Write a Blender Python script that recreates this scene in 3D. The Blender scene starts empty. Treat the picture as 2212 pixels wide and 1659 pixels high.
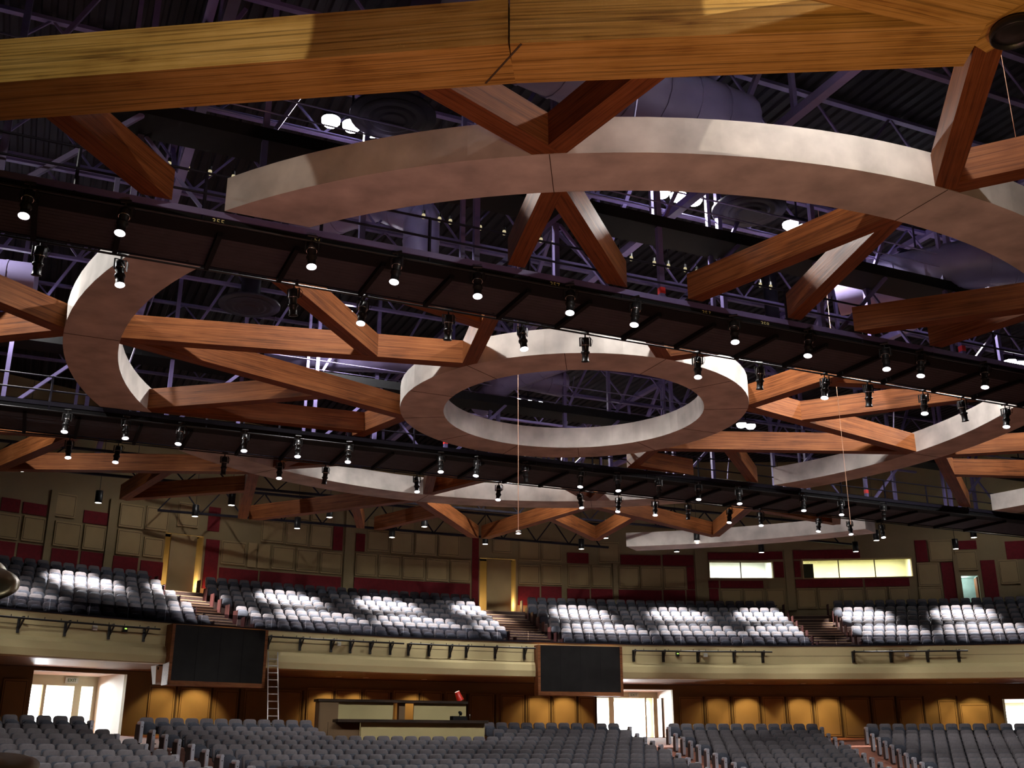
import bpy, math, random
from mathutils import Vector, Matrix

# ------------------------------------------------------------------ camera, world, exposure
scene = bpy.context.scene
COL = scene.collection
EYE = 3.0                      # height of the camera above the front floor
cam_data = bpy.data.cameras.new('camera')
cam_data.sensor_fit = 'HORIZONTAL'
cam_data.sensor_width = 36.0
cam_data.lens = 36.0 * 2300.0 / 2212.0
cam_data.clip_end = 400
cam = bpy.data.objects.new('camera', cam_data)
cam.location = (0, 0, EYE)
cam.rotation_euler = (math.pi / 2 + 0.3286, 0, 0)
COL.objects.link(cam)
scene.camera = cam

world = bpy.data.worlds.new('world')
scene.world = world
world.use_nodes = True
world.node_tree.nodes['Background'].inputs[0].default_value = (0.10, 0.09, 0.16, 1)
world.node_tree.nodes['Background'].inputs[1].default_value = 0.004

scene.view_settings.view_transform = 'Standard'
scene.view_settings.look = 'None'
scene.view_settings.gamma = 1.0
scene.view_settings.use_curve_mapping = False
scene.view_settings.exposure = 0.0
scene.cycles.use_denoising = True
scene.cycles.use_adaptive_sampling = True
scene.cycles.adaptive_threshold = 0.1
scene.cycles.max_bounces = 4
scene.cycles.diffuse_bounces = 2
scene.cycles.glossy_bounces = 2
scene.cycles.transmission_bounces = 3
scene.cycles.transparent_max_bounces = 6
scene.cycles.sample_clamp_indirect = 4.0
scene.cycles.sample_clamp_direct = 0.0
scene.cycles.caustics_reflective = False
scene.cycles.caustics_refractive = False
random.seed(7)

# light levels (watts)
HOUSE_W = 3100.0
PENDANT_W = 6000.0
WASH_W = 115.0

# ------------------------------------------------------------------ room frame
CT = (13.8, 11.6)              # centre of the seating arcs
RING1 = (1.93, 32.18)          # centre of the small ring
RING2 = (2.09, 31.42)          # centre of the large rings
TS = math.radians(24.1)
SV = (math.cos(TS), math.sin(TS))     # along the catwalks
NV = (-SV[1], SV[0])                  # across the catwalks
HZ = EYE + 10.0                # underside of the timber canopy
ROOF = EYE + 16.2

def sn(s, n, z=0.0):
    return (SV[0] * s + NV[0] * n, SV[1] * s + NV[1] * n, z)

def pol(R, deg, z=0.0, c=CT):
    a = math.radians(deg)
    return (c[0] + R * math.cos(a), c[1] + R * math.sin(a), z)

ONES = ['', 'first', 'second', 'third', 'fourth', 'fifth', 'sixth', 'seventh', 'eighth', 'ninth', 'tenth',
        'eleventh', 'twelfth', 'thirteenth', 'fourteenth', 'fifteenth', 'sixteenth', 'seventeenth',
        'eighteenth', 'nineteenth']
def nth(k):
    if k < 20: return ONES[k]
    tens = {2: 'twent', 3: 'thirt', 4: 'fort', 5: 'fift'}[k // 10]
    return tens + ('ieth' if k % 10 == 0 else 'y-' + ONES[k % 10])

# ------------------------------------------------------------------ materials
MATS = {}
def nodes_of(m):
    m.use_nodes = True
    nt = m.node_tree
    return nt, nt.nodes['Principled BSDF']

def plain(name, col, rough=0.6, metal=0.0, var=0.12, scale=3.0, bump=0.0, spec=0.5):
    m = bpy.data.materials.new(name)
    nt, b = nodes_of(m)
    tc = nt.nodes.new('ShaderNodeTexCoord')
    no = nt.nodes.new('ShaderNodeTexNoise'); no.inputs['Scale'].default_value = scale; no.inputs['Detail'].default_value = 4
    nt.links.new(tc.outputs['Object'], no.inputs['Vector'])
    r = nt.nodes.new('ShaderNodeValToRGB')
    r.color_ramp.elements[0].position = 0.3; r.color_ramp.elements[1].position = 0.7
    r.color_ramp.elements[0].color = tuple(max(0, c * (1 - var)) for c in col) + (1,)
    r.color_ramp.elements[1].color = tuple(min(1, c * (1 + var)) for c in col) + (1,)
    nt.links.new(no.outputs['Fac'], r.inputs['Fac'])
    nt.links.new(r.outputs['Color'], b.inputs['Base Color'])
    b.inputs['Roughness'].default_value = rough
    b.inputs['Metallic'].default_value = metal
    b.inputs['Specular IOR Level'].default_value = spec
    if bump:
        bp = nt.nodes.new('ShaderNodeBump'); bp.inputs['Strength'].default_value = bump; bp.inputs['Distance'].default_value = 0.02
        nt.links.new(no.outputs['Fac'], bp.inputs['Height']); nt.links.new(bp.outputs['Normal'], b.inputs['Normal'])
    MATS[name] = m
    return m

def timber(name, dark, mid, light, stretch=0.35, fine=9.0, bump=0.35, lines=0.6, knots=False):
    m = bpy.data.materials.new(name)
    nt, b = nodes_of(m)
    tc = nt.nodes.new('ShaderNodeTexCoord')
    mp = nt.nodes.new('ShaderNodeMapping'); mp.inputs['Scale'].default_value = (stretch, fine, fine)
    nt.links.new(tc.outputs['Object'], mp.inputs['Vector'])
    n1 = nt.nodes.new('ShaderNodeTexNoise'); n1.inputs['Scale'].default_value = 1.6; n1.inputs['Detail'].default_value = 7; n1.inputs['Roughness'].default_value = 0.65; n1.inputs['Distortion'].default_value = 0.6
    nt.links.new(mp.outputs['Vector'], n1.inputs['Vector'])
    n2 = nt.nodes.new('ShaderNodeTexNoise'); n2.inputs['Scale'].default_value = 0.9; n2.inputs['Detail'].default_value = 3
    nt.links.new(tc.outputs['Object'], n2.inputs['Vector'])
    mx = nt.nodes.new('ShaderNodeMath'); mx.operation = 'MULTIPLY_ADD'; mx.inputs[1].default_value = 0.35
    nt.links.new(n2.outputs['Fac'], mx.inputs[0]); 
    sc = nt.nodes.new('ShaderNodeMath'); sc.operation = 'MULTIPLY'; sc.inputs[1].default_value = 0.68
    nt.links.new(n1.outputs['Fac'], sc.inputs[0]); nt.links.new(sc.outputs[0], mx.inputs[2])
    r = nt.nodes.new('ShaderNodeValToRGB')
    e = r.color_ramp.elements
    e[0].position = 0.36; e[0].color = dark + (1,)
    e[1].position = 0.66; e[1].color = light + (1,)
    k = e.new(0.48); k.color = mid + (1,)
    nt.links.new(mx.outputs[0], r.inputs['Fac'])
    # thin dark grain lines, and for the rough sawn beams a few knots
    mp3 = nt.nodes.new('ShaderNodeMapping'); mp3.inputs['Scale'].default_value = (stretch * .7, fine * 3.0, fine * 3.0)
    nt.links.new(tc.outputs['Object'], mp3.inputs['Vector'])
    n3 = nt.nodes.new('ShaderNodeTexNoise'); n3.inputs['Scale'].default_value = 1.5; n3.inputs['Detail'].default_value = 5; n3.inputs['Distortion'].default_value = 0.3
    nt.links.new(mp3.outputs['Vector'], n3.inputs['Vector'])
    r3 = nt.nodes.new('ShaderNodeValToRGB')
    r3.color_ramp.elements[0].position = .36; r3.color_ramp.elements[0].color = (lines, lines, lines, 1)
    r3.color_ramp.elements[1].position = .50; r3.color_ramp.elements[1].color = (1, 1, 1, 1)
    nt.links.new(n3.outputs['Fac'], r3.inputs['Fac'])
    mul = nt.nodes.new('ShaderNodeMixRGB'); mul.blend_type = 'MULTIPLY'; mul.inputs[0].default_value = 1.0
    nt.links.new(r.outputs['Color'], mul.inputs[1]); nt.links.new(r3.outputs['Color'], mul.inputs[2])
    out = mul.outputs[0]
    if knots:
        mk = nt.nodes.new('ShaderNodeMapping'); mk.inputs['Scale'].default_value = (.42, 1.1, 1.1)
        nt.links.new(tc.outputs['Object'], mk.inputs['Vector'])
        vo = nt.nodes.new('ShaderNodeTexVoronoi'); vo.inputs['Scale'].default_value = 1.0
        nt.links.new(mk.outputs['Vector'], vo.inputs['Vector'])
        rk = nt.nodes.new('ShaderNodeValToRGB'); e2 = rk.color_ramp.elements
        e2[0].position = .0; e2[0].color = (.35, .3, .28, 1); e2[1].position = .16; e2[1].color = (1, 1, 1, 1)
        for ps, v in ((.05, .85), (.075, .55), (.10, .95), (.125, .7)):
            q = e2.new(ps); q.color = (v, v, v, 1)
        nt.links.new(vo.outputs['Distance'], rk.inputs['Fac'])
        mk2 = nt.nodes.new('ShaderNodeMixRGB'); mk2.blend_type = 'MULTIPLY'; mk2.inputs[0].default_value = .8
        nt.links.new(out, mk2.inputs[1]); nt.links.new(rk.outputs['Color'], mk2.inputs[2]); out = mk2.outputs[0]
    nt.links.new(out, b.inputs['Base Color'])
    b.inputs['Roughness'].default_value = 0.6
    b.inputs['Specular IOR Level'].default_value = 0.15
    bp = nt.nodes.new('ShaderNodeBump'); bp.inputs['Strength'].default_value = bump; bp.inputs['Distance'].default_value = 0.015
    nt.links.new(n1.outputs['Fac'], bp.inputs['Height']); nt.links.new(bp.outputs['Normal'], b.inputs['Normal'])
    MATS[name] = m
    return m

def glow(name, col, strength, sampled=False):
    m = bpy.data.materials.new(name)
    m.use_nodes = True
    nt = m.node_tree
    nt.nodes.remove(nt.nodes['Principled BSDF'])
    e = nt.nodes.new('ShaderNodeEmission')
    e.inputs[0].default_value = col + (1,); e.inputs[1].default_value = strength
    nt.links.new(e.outputs[0], nt.nodes['Material Output'].inputs[0])
    if not sampled:
        m.cycles.emission_sampling = 'NONE'
    MATS[name] = m
    return m

def clear_glass(name, tint, gloss=0.08):
    m = bpy.data.materials.new(name)
    m.use_nodes = True
    nt = m.node_tree
    nt.nodes.remove(nt.nodes['Principled BSDF'])
    t = nt.nodes.new('ShaderNodeBsdfTransparent'); t.inputs[0].default_value = tint + (1,)
    g = nt.nodes.new('ShaderNodeBsdfGlossy'); g.inputs['Roughness'].default_value = 0.05
    mx = nt.nodes.new('ShaderNodeMixShader'); mx.inputs[0].default_value = gloss
    nt.links.new(t.outputs[0], mx.inputs[1]); nt.links.new(g.outputs[0], mx.inputs[2])
    nt.links.new(mx.outputs[0], nt.nodes['Material Output'].inputs[0])
    MATS[name] = m
    return m

timber('wood', (.072, .022, .007), (.16, .050, .014), (.235, .083, .026))
timber('wood_warm_lit', (.19, .09, .018), (.42, .245, .055), (.56, .35, .10), stretch=0.25, fine=6.0, bump=0.7, lines=.5, knots=True)  # same wood, made yellower and paler to carry the warm light on it
plain('ring_plaster', (.50, .46, .42), 0.75, 0, 0.25, 1.3, 0.1)
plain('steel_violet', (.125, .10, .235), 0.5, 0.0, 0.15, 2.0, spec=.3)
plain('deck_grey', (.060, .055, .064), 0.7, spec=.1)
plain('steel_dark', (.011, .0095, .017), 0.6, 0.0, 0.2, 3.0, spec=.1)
plain('deck_roof', (.015, .014, .018), 0.7, 0.0, 0.2, 1.0, spec=.1)
plain('duct_skin', (.17, .145, .28), 0.45, 0.1, 0.12, 1.2)
plain('black_metal', (.012, .012, .013), 0.38, 0.0, 0.1, 8.0, spec=.3)
plain('black_matt', (.008, .008, .009), 0.8, 0.0, 0.1, 8.0, spec=.1)
plain('diffuser_black', (.024, .021, .033), 0.6, spec=.2)
plain('chrome', (.7, .7, .72), 0.2, 1.0, 0.05)
plain('aluminium', (.62, .64, .64), 0.35, 0.7, 0.06)
plain('brass', (.22, .19, .11), 0.33, 0.85, 0.15, 6.0)
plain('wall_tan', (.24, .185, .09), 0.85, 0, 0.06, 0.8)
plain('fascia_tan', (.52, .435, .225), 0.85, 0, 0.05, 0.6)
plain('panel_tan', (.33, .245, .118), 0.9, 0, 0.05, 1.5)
plain('panel_gap', (.06, .04, .02), 0.9)
plain('maroon', (.14, .004, .009), 0.9, 0, 0.15, 6.0)
plain('soffit_brown', (.20, .11, .055), 0.55, 0, 0.1, 1.0)
plain('white_paint', (.78, .76, .70), 0.8, 0, 0.03)
plain('lobby_paint', (.66, .63, .43), 0.8, 0, 0.03)
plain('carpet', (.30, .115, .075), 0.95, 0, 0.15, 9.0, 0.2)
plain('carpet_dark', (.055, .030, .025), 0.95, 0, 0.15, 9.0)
plain('nosing', (.30, .20, .12), 0.5)
plain('stage_floor', (.10, .055, .03), 0.5, 0, 0.2, 2.0)
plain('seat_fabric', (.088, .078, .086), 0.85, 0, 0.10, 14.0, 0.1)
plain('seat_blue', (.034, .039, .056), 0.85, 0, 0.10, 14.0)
plain('seat_shell', (.055, .055, .065), 0.5, 0, 0.08, 5.0)
plain('end_panel_red', (.055, .010, .009), 0.6)
plain('end_panel_black', (.030, .022, .022), 0.6)
plain('cap_metal', (.70, .72, .82), 0.3, 0.55, 0.05)
plain('screen_black', (.011, .010, .010), 0.45, 0, 0.2, 2.0, spec=.15)
timber('screen_wood', (.10, .035, .014), (.19, .07, .026), (.26, .105, .04), stretch=0.5, fine=5.0, bump=0.1)
timber('desk_wood', (.012, .008, .006), (.026, .016, .010), (.05, .03, .02), stretch=0.5, fine=5.0, bump=0.05)
plain('desk_panel', (.40, .34, .16), 0.8, 0, 0.05, 1.0)
plain('desk_side', (.13, .075, .030), 0.7, 0, 0.1, 1.0)
plain('red_plastic', (.75, .03, .015), 0.35)
plain('red_tape', (.8, .03, .03), 0.6)
plain('white_plastic', (.75, .75, .73), 0.5)
plain('teal_wall', (.40, .50, .47), 0.8)
timber('door_wood', (.30, .09, .03), (.45, .14, .05), (.55, .2, .08), bump=0.05)
plain('cord_orange', (.85, .50, .32), 0.6)
plain('sign_white', (.62, .66, .58), 0.6)
plain('sign_green', (.03, .16, .06), 0.6)
plain('label_yellow', (.75, .68, .30), 0.6)
glow('lens_glow', (1.0, .93, 1.0), 6.0)
glow('lens_dim', (1.0, .9, .95), 1.6)
glow('house_glow', (.97, .95, 1.0), 60.0)
glow('pendant_glow', (1.0, .95, .88), 8.0)
glow('bulb_glow', (1.0, .85, .5), 0.55)
glow('warm_glow', (1.0, .72, .35), 6.0)
glow('daylight_pane', (.97, 1.0, 1.0), 9.0)
glow('booth_glow', (1.0, .96, .80), 5.0)
glow('lamp_tip', (1.0, .85, .7), 2.0)
glow('led_green', (.55, 1.0, .15), 1.2)
clear_glass('guard_glass', (.50, .50, .53), 0.035)
clear_glass('window_glass', (.95, .98, .97), 0.03)

# ------------------------------------------------------------------ mesh builder
class MB:
    def __init__(self):
        self.v = []; self.f = []; self.s = []; self.k = []
    def add(self, vs, fs, smooth=False, mi=0):
        o = len(self.v)
        self.v += [tuple(p) for p in vs]
        self.f += [tuple(i + o for i in f) for f in fs]
        self.s += [smooth] * len(fs); self.k += [mi] * len(fs)
        return self
    def prism(self, poly, z0, z1):
        n = len(poly)
        a = sum(poly[i][0] * poly[(i + 1) % n][1] - poly[(i + 1) % n][0] * poly[i][1] for i in range(n))
        if a < 0: poly = poly[::-1]
        vs = [(p[0], p[1], z0) for p in poly] + [(p[0], p[1], z1) for p in poly]
        fs = [tuple(range(n))[::-1], tuple(range(n, 2 * n))]
        fs += [(i, (i + 1) % n, n + (i + 1) % n, n + i) for i in range(n)]
        return self.add(vs, fs)
    def box(self, c, d, rz=0.0, m=None):
        hx, hy, hz = d[0] / 2, d[1] / 2, d[2] / 2
        ca, sa = math.cos(rz), math.sin(rz)
        vs = []
        for z in (-hz, hz):
            for x, y in ((-hx, -hy), (hx, -hy), (hx, hy), (-hx, hy)):
                p = Vector((x, y, z))
                if m is not None: p = m @ p
                else: p = Vector((p.x * ca - p.y * sa, p.x * sa + p.y * ca, p.z))
                vs.append((p.x + c[0], p.y + c[1], p.z + c[2]))
        return self.add(vs, [(3, 2, 1, 0), (4, 5, 6, 7), (0, 1, 5, 4), (1, 2, 6, 5), (2, 3, 7, 6), (3, 0, 4, 7)])
    def bar(self, a, b, w, h=None):
        a, b = Vector(a), Vector(b)
        h = h or w
        d = b - a; L = d.length
        if L < 1e-6: return self
        x = d / L
        up = Vector((0, 0, 1)) if abs(x.z) < 0.95 else Vector((SV[0], SV[1], 0))
        y = up.cross(x).normalized(); z = x.cross(y)
        m = Matrix((x, y, z)).transposed()
        c = (a + b) / 2
        return self.box(c, (L, w, h), m=m)
    def tube(self, a, b, r, r2=None, n=10, cap=True):
        a, b = Vector(a), Vector(b)
        r2 = r if r2 is None else r2
        x = (b - a).normalized()
        up = Vector((0, 0, 1)) if abs(x.z) < 0.95 else Vector((1, 0, 0))
        y = up.cross(x).normalized(); z = x.cross(y)
        vs = []
        for p, q in ((a, r), (b, r2)):
            for i in range(n):
                t = 2 * math.pi * i / n
                vs.append(p + y * (q * math.cos(t)) + z * (q * math.sin(t)))
        self.add(vs, [(i, (i + 1) % n, n + (i + 1) % n, n + i) for i in range(n)], True)
        if cap:
            self.add(vs[:n], [tuple(range(n))[::-1]]); self.add(vs[n:], [tuple(range(n))])
        return self
    def path(self, pts, r, n=8):
        for a, b in zip(pts, pts[1:]): self.tube(a, b, r, n=n)
        return self
    def lathe(self, prof, n=20, c=(0, 0, 0), m=None):
        vs = []
        for r, z in prof:
            for i in range(n):
                t = 2 * math.pi * i / n
                p = Vector((r * math.cos(t), r * math.sin(t), z))
                if m is not None: p = m @ p
                vs.append((p.x + c[0], p.y + c[1], p.z + c[2]))
        fs = []
        for k in range(len(prof) - 1):
            for i in range(n):
                j = (i + 1) % n
                fs.append((k * n + i, k * n + j, (k + 1) * n + j, (k + 1) * n + i))
        self.add(vs, fs, True)
        if prof[0][0] > 1e-4: self.add(vs[:n], [tuple(range(n))[::-1]])
        if prof[-1][0] > 1e-4: self.add(vs[-n:], [tuple(range(n))])
        return self
    def arcprism(self, prof, th0, th1, step=1.0, c=CT, caps=True, smooth=False):
        """a closed (R, z) profile swept about the room's centre"""
        k = max(1, int(math.ceil(abs(th1 - th0) / step)))
        n = len(prof); vs = []
        for i in range(k + 1):
            a = math.radians(th0 + (th1 - th0) * i / k)
            for R, z in prof: vs.append((c[0] + R * math.cos(a), c[1] + R * math.sin(a), z))
        fs = []
        for i in range(k):
            for j in range(n):
                q = (j + 1) % n
                fs.append((i * n + j, i * n + q, (i + 1) * n + q, (i + 1) * n + j))
        if caps:
            fs.append(tuple(range(n))[::-1]); fs.append(tuple(range(k * n, k * n + n)))
        return self.add(vs, fs, smooth)
    def build(self, name, mat, parent=None, loc=None, rz=0.0):
        me = bpy.data.meshes.new(name)
        me.from_pydata(self.v, [], self.f)
        if any(self.s): me.polygons.foreach_set('use_smooth', self.s)
        me.update()
        import bmesh
        bm = bmesh.new(); bm.from_mesh(me)
        bmesh.ops.recalc_face_normals(bm, faces=bm.faces); bm.to_mesh(me); bm.free()
        if any(self.k): me.polygons.foreach_set('material_index', self.k)
        mats = mat if isinstance(mat, (list, tuple)) else [mat]
        for q in mats: me.materials.append(MATS[q])
        o = bpy.data.objects.new(name, me)
        COL.objects.link(o)
        if parent is not None: o.parent = parent
        if loc is not None: o.location = loc
        o.rotation_euler = (0, 0, rz)
        return o

def lettering(body, size, mat, parent, loc, rot, extrude=.004):
    cu = bpy.data.curves.new('lettering', 'FONT'); cu.body = body; cu.size = size
    cu.align_x = 'CENTER'; cu.align_y = 'CENTER'; cu.extrude = extrude
    to = bpy.data.objects.new('lettering_source', cu); COL.objects.link(to)
    dg = bpy.context.evaluated_depsgraph_get()
    me = bpy.data.meshes.new_from_object(to.evaluated_get(dg))
    bpy.data.objects.remove(to); bpy.data.curves.remove(cu)
    me.materials.clear(); me.materials.append(MATS[mat])
    o = bpy.data.objects.new('lettering', me); COL.objects.link(o)
    o.parent = parent; o.location = loc; o.rotation_euler = rot
    return o

def tag(o, label=None, cat=None, group=None, kind=None):
    if label: o['label'] = label
    if cat: o['category'] = cat
    if group: o['group'] = group
    if kind: o['kind'] = kind
    return o

def root(name, loc, rz=0.0, label=None, cat=None, group=None, kind=None):
    o = bpy.data.objects.new(name, None)
    o.empty_display_size = 0.2
    o.location = loc; o.rotation_euler = (0, 0, rz)
    COL.objects.link(o)
    return tag(o, label, cat, group, kind)

def dup(r, loc, rz=0.0, label=None, group=None):
    c = r.copy(); COL.objects.link(c); c.location = loc; c.rotation_euler = (0, 0, rz)
    if label: c['label'] = label
    if group: c['group'] = group
    for ch in list(r.children):
        q = ch.copy(); COL.objects.link(q); q.parent = c
        for g in list(ch.children):
            h = g.copy(); COL.objects.link(h); h.parent = q
    return c

def lamp(kind, loc, watts, color, size=0.1, parent=None, rot=None, spot=None, blend=0.4, name='lamp'):
    d = bpy.data.lights.new(name, kind)
    d.energy = watts; d.color = color
    if kind == 'AREA': d.size = size
    else: d.shadow_soft_size = size
    if spot: d.spot_size = math.radians(spot); d.spot_blend = blend
    o = bpy.data.objects.new(name, d)
    COL.objects.link(o); o.location = loc
    if rot: o.rotation_euler = rot
    if parent is not None: o.parent = parent
    return o

def aim(o, target):
    d = Vector(target) - o.location
    o.rotation_euler = d.to_track_quat('-Z', 'Y').to_euler()

# unseen lamps: a warm work light near the front beam, a pinkish fill added
# as floor bounce from below, two spots added to shape patches on the beam
work = lamp('SPOT', (6.2, 8.0, 5.5), 620, (1.0, .70, .25), .5, name='stage_work_light', spot=95, blend=.5)
aim(work, (4.2, 14.0, 13.0))
flood = lamp('SPOT', (1.5, 7.6, 1.8), 2000, (1.0, .46, .43), .8, name='added_bounce_fill', spot=80, blend=.6)
aim(flood, (2.0, 20.5, 15.5))
key1 = lamp('SPOT', (-1.5, 2.0, 17.6), 2600, (1.0, .91, .78), .05, name='added_beam_spot', spot=21, blend=.05)
aim(key1, (-5.6, 14.2, 13.4))
key2 = lamp('SPOT', (1.6, 2.0, 17.6), 4300, (1.0, .89, .74), .05, name='added_beam_spot', spot=17, blend=.03)
aim(key2, (4.7, 13.3, 13.5))
# ------------------------------------------------------------------ floors and walls
def struct(o): o['kind'] = 'structure'; return o

def floor_z(R):
    if R >= 38.4: return EYE - 0.03 + (min(R, 46.5) - 38.4) * 0.06
    if R >= 26.0: return EYE - 0.03 - (38.4 - R) * 0.167
    return max(0.0, EYE - 0.03 - 12.4 * 0.167 - (26.0 - R) * 0.16)

m = MB()
rad = [16, 20, 26, 30, 34, 38.4, 42, 46.6, 51.0]
prof = [(R, floor_z(R)) for R in rad] + [(51.0, -0.3), (16, -0.3)]
m.arcprism(prof, 55, 160, 2.0)
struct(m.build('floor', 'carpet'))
m = MB(); m.prism([(-30, -14), (34, -14), (34, 8), (-30, 8)], 0.0, 1.4)
struct(m.build('floor_stage', 'stage_floor'))
m = MB(); m.prism([(-40, -16), (60, -16), (60, 40), (-40, 40)], -0.5, -0.31)
struct(m.build('floor_slab', 'carpet_dark'))

def arc_wall(name, R, depth, ths, zs, holes, mat, step=1.0):
    """curved wall with rectangular openings; ths, zs sorted break lists"""
    m = MB()
    for i in range(len(ths) - 1):
        for j in range(len(zs) - 1):
            tm = (ths[i] + ths[i + 1]) / 2; zm = (zs[j] + zs[j + 1]) / 2
            if any(a < tm < b and c < zm < d for a, b, c, d in holes): continue
            m.arcprism([(R, zs[j]), (R + depth, zs[j]), (R + depth, zs[j + 1]), (R, zs[j + 1])], ths[i], ths[i + 1], step)
    return struct(m.build(name, mat))

# lower wall under the balcony, with three doorways
DOORS = [(130.5, 135.3, 2.0, EYE + 2.93), (96.7, 101.7, 2.0, EYE + 2.83), (70.5, 76.0, 2.0, EYE + 2.32)]
ths = sorted({55, 152} | {d[0] for d in DOORS} | {d[1] for d in DOORS})
zs = sorted({2.0, EYE + 3.07} | {d[3] for d in DOORS})
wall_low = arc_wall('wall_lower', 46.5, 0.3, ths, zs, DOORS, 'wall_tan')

LOWP = [(129.27, 127.81, 1.02, 2.52), (127.57, 125.81, 0.94, 2.47), (125.58, 124.23, 1.06, 2.42), (123.9, 120.5, 0.9, 2.5), (120.23, 118.61, 0.96, 2.62),
 (118.5, 116.91, 0.97, 2.61), (116.7, 115.1, .96, 2.6), (114.9, 113.3, .96, 2.6), (113.1, 111.8, .96, 2.6), (111.6, 110.25, .96, 2.6), (110.05, 108.43, 1.0, 2.53),
 (108.04, 106.48, 0.96, 2.51), (106.27, 104.79, 0.86, 2.46), (104.61, 103.07, 0.86, 2.48), (102.92, 101.85, 0.87, 2.45), (96.33, 94.75, 0.95, 2.48), (94.57, 93.0, 0.95, 2.49),
 (92.8, 91.09, 0.93, 2.49), (90.88, 89.45, 0.93, 2.5), (89.27, 87.71, 0.9, 2.47), (87.5, 85.95, 0.88, 2.47), (85.75, 84.07, 0.83, 2.44), (83.87, 82.49, 0.83, 2.44),
 (82.3, 80.8, 0.8, 2.41), (79.88, 78.76, 0.87, 2.3), (78.59, 76.81, 0.8, 2.11), (136.75, 135.5, 1.0, 2.56), (138.2, 136.87, 1.0, 2.59), (140.0, 138.4, 1.0, 2.59)]
def panel(parent, R, q, mat, framed=True, th=0.07):
    a, b = max(q[0], q[1]), min(q[0], q[1])
    z0, z1 = EYE + q[2], EYE + q[3]
    g = math.degrees(0.03 / R)
    m = MB(); m.arcprism([(R - th, z0), (R, z0), (R, z1), (R - th, z1)], b + g, a - g, 1.0)
    o = m.build('wall_panel', mat, parent)
    if framed and a - b > 0.8 and z1 - z0 > 0.5:
        e = 0.075; ed = math.degrees(e / R); t = 0.02
        m = MB()
        for (ta, tb, za, zb) in ((b + ed, a - ed, z0 + e, z0 + e + t), (b + ed, a - ed, z1 - e - t, z1 - e),
                                 (b + ed, b + ed + math.degrees(t / R), z0 + e, z1 - e), (a - ed - math.degrees(t / R), a - ed, z0 + e, z1 - e)):
            m.arcprism([(R - th - 0.006, za), (R - th, za), (R - th, zb), (R - th - 0.006, zb)], ta, tb, 1.0)
        m.build('panel_groove', 'panel_gap', o)
    return o
for q in LOWP: panel(wall_low, 46.5, (q[0], q[1], q[2] - 0.35, q[3]), 'panel_tan')
# dark gaps between the panels
for q in LOWP[:-3]:
    m = MB(); t = q[1] - 0.07
    m.arcprism([(46.47, EYE + .5), (46.51, EYE + .5), (46.51, EYE + 2.5), (46.47, EYE + 2.5)], t - .05, t + .05, 1.0)
    m.build('panel_gap', 'panel_gap', wall_low)

# balcony: fascia, soffit, tiers
FZ0, FZ1 = EYE + 3.07, EYE + 4.65
m = MB()
m.arcprism([(41.60, FZ1), (41.60, EYE + 3.80), (41.52, EYE + 3.74), (41.40, EYE + 3.62), (41.34, EYE + 3.35), (41.38, FZ0 + .02), (41.45, FZ0), (41.95, FZ0), (41.95, FZ1)], 60, 152, 0.7)
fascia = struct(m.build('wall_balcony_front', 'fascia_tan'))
m = MB(); m.arcprism([(41.597, EYE + 4.17), (41.602, EYE + 4.17), (41.602, EYE + 4.185), (41.597, EYE + 4.185)], 60, 152, 0.7); m.build('groove', 'panel_gap', fascia)
m = MB(); m.arcprism([(41.90, FZ0 + .02), (46.6, FZ0 + .02), (46.6, FZ0 + .2), (41.90, FZ0 + .2)], 60, 152, 1.0)
struct(m.build('ceiling_lower', 'soffit_brown'))
m = MB(); m.arcprism([(41.55, FZ1), (42.0, FZ1), (42.0, FZ1 + .05), (41.55, FZ1 + .05)], 60, 152, 0.7)
struct(m.build('trim_1', 'steel_dark'))

BROW = [5.18, 5.56, 5.93, 6.29, 6.64, 7.00, 7.36, 7.86]      # seat-back tops above the eye
BR = [42.55 + 1.0 * i for i in range(8)]
BFZ = [EYE + z - 0.90 for z in BROW]
m = MB()
prof = [(41.95, FZ0 + .3), (41.95, BFZ[0])]
for i in range(8):
    R1 = BR[i] + 0.45
    prof.append((R1, BFZ[i])); prof.append((R1, BFZ[i + 1] if i < 7 else BFZ[7]))
prof += [(50.5, BFZ[7]), (50.5, FZ0 + .3)]
m.arcprism(prof, 60, 152, 1.0)
struct(m.build('floor_balcony', 'carpet_dark'))

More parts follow.
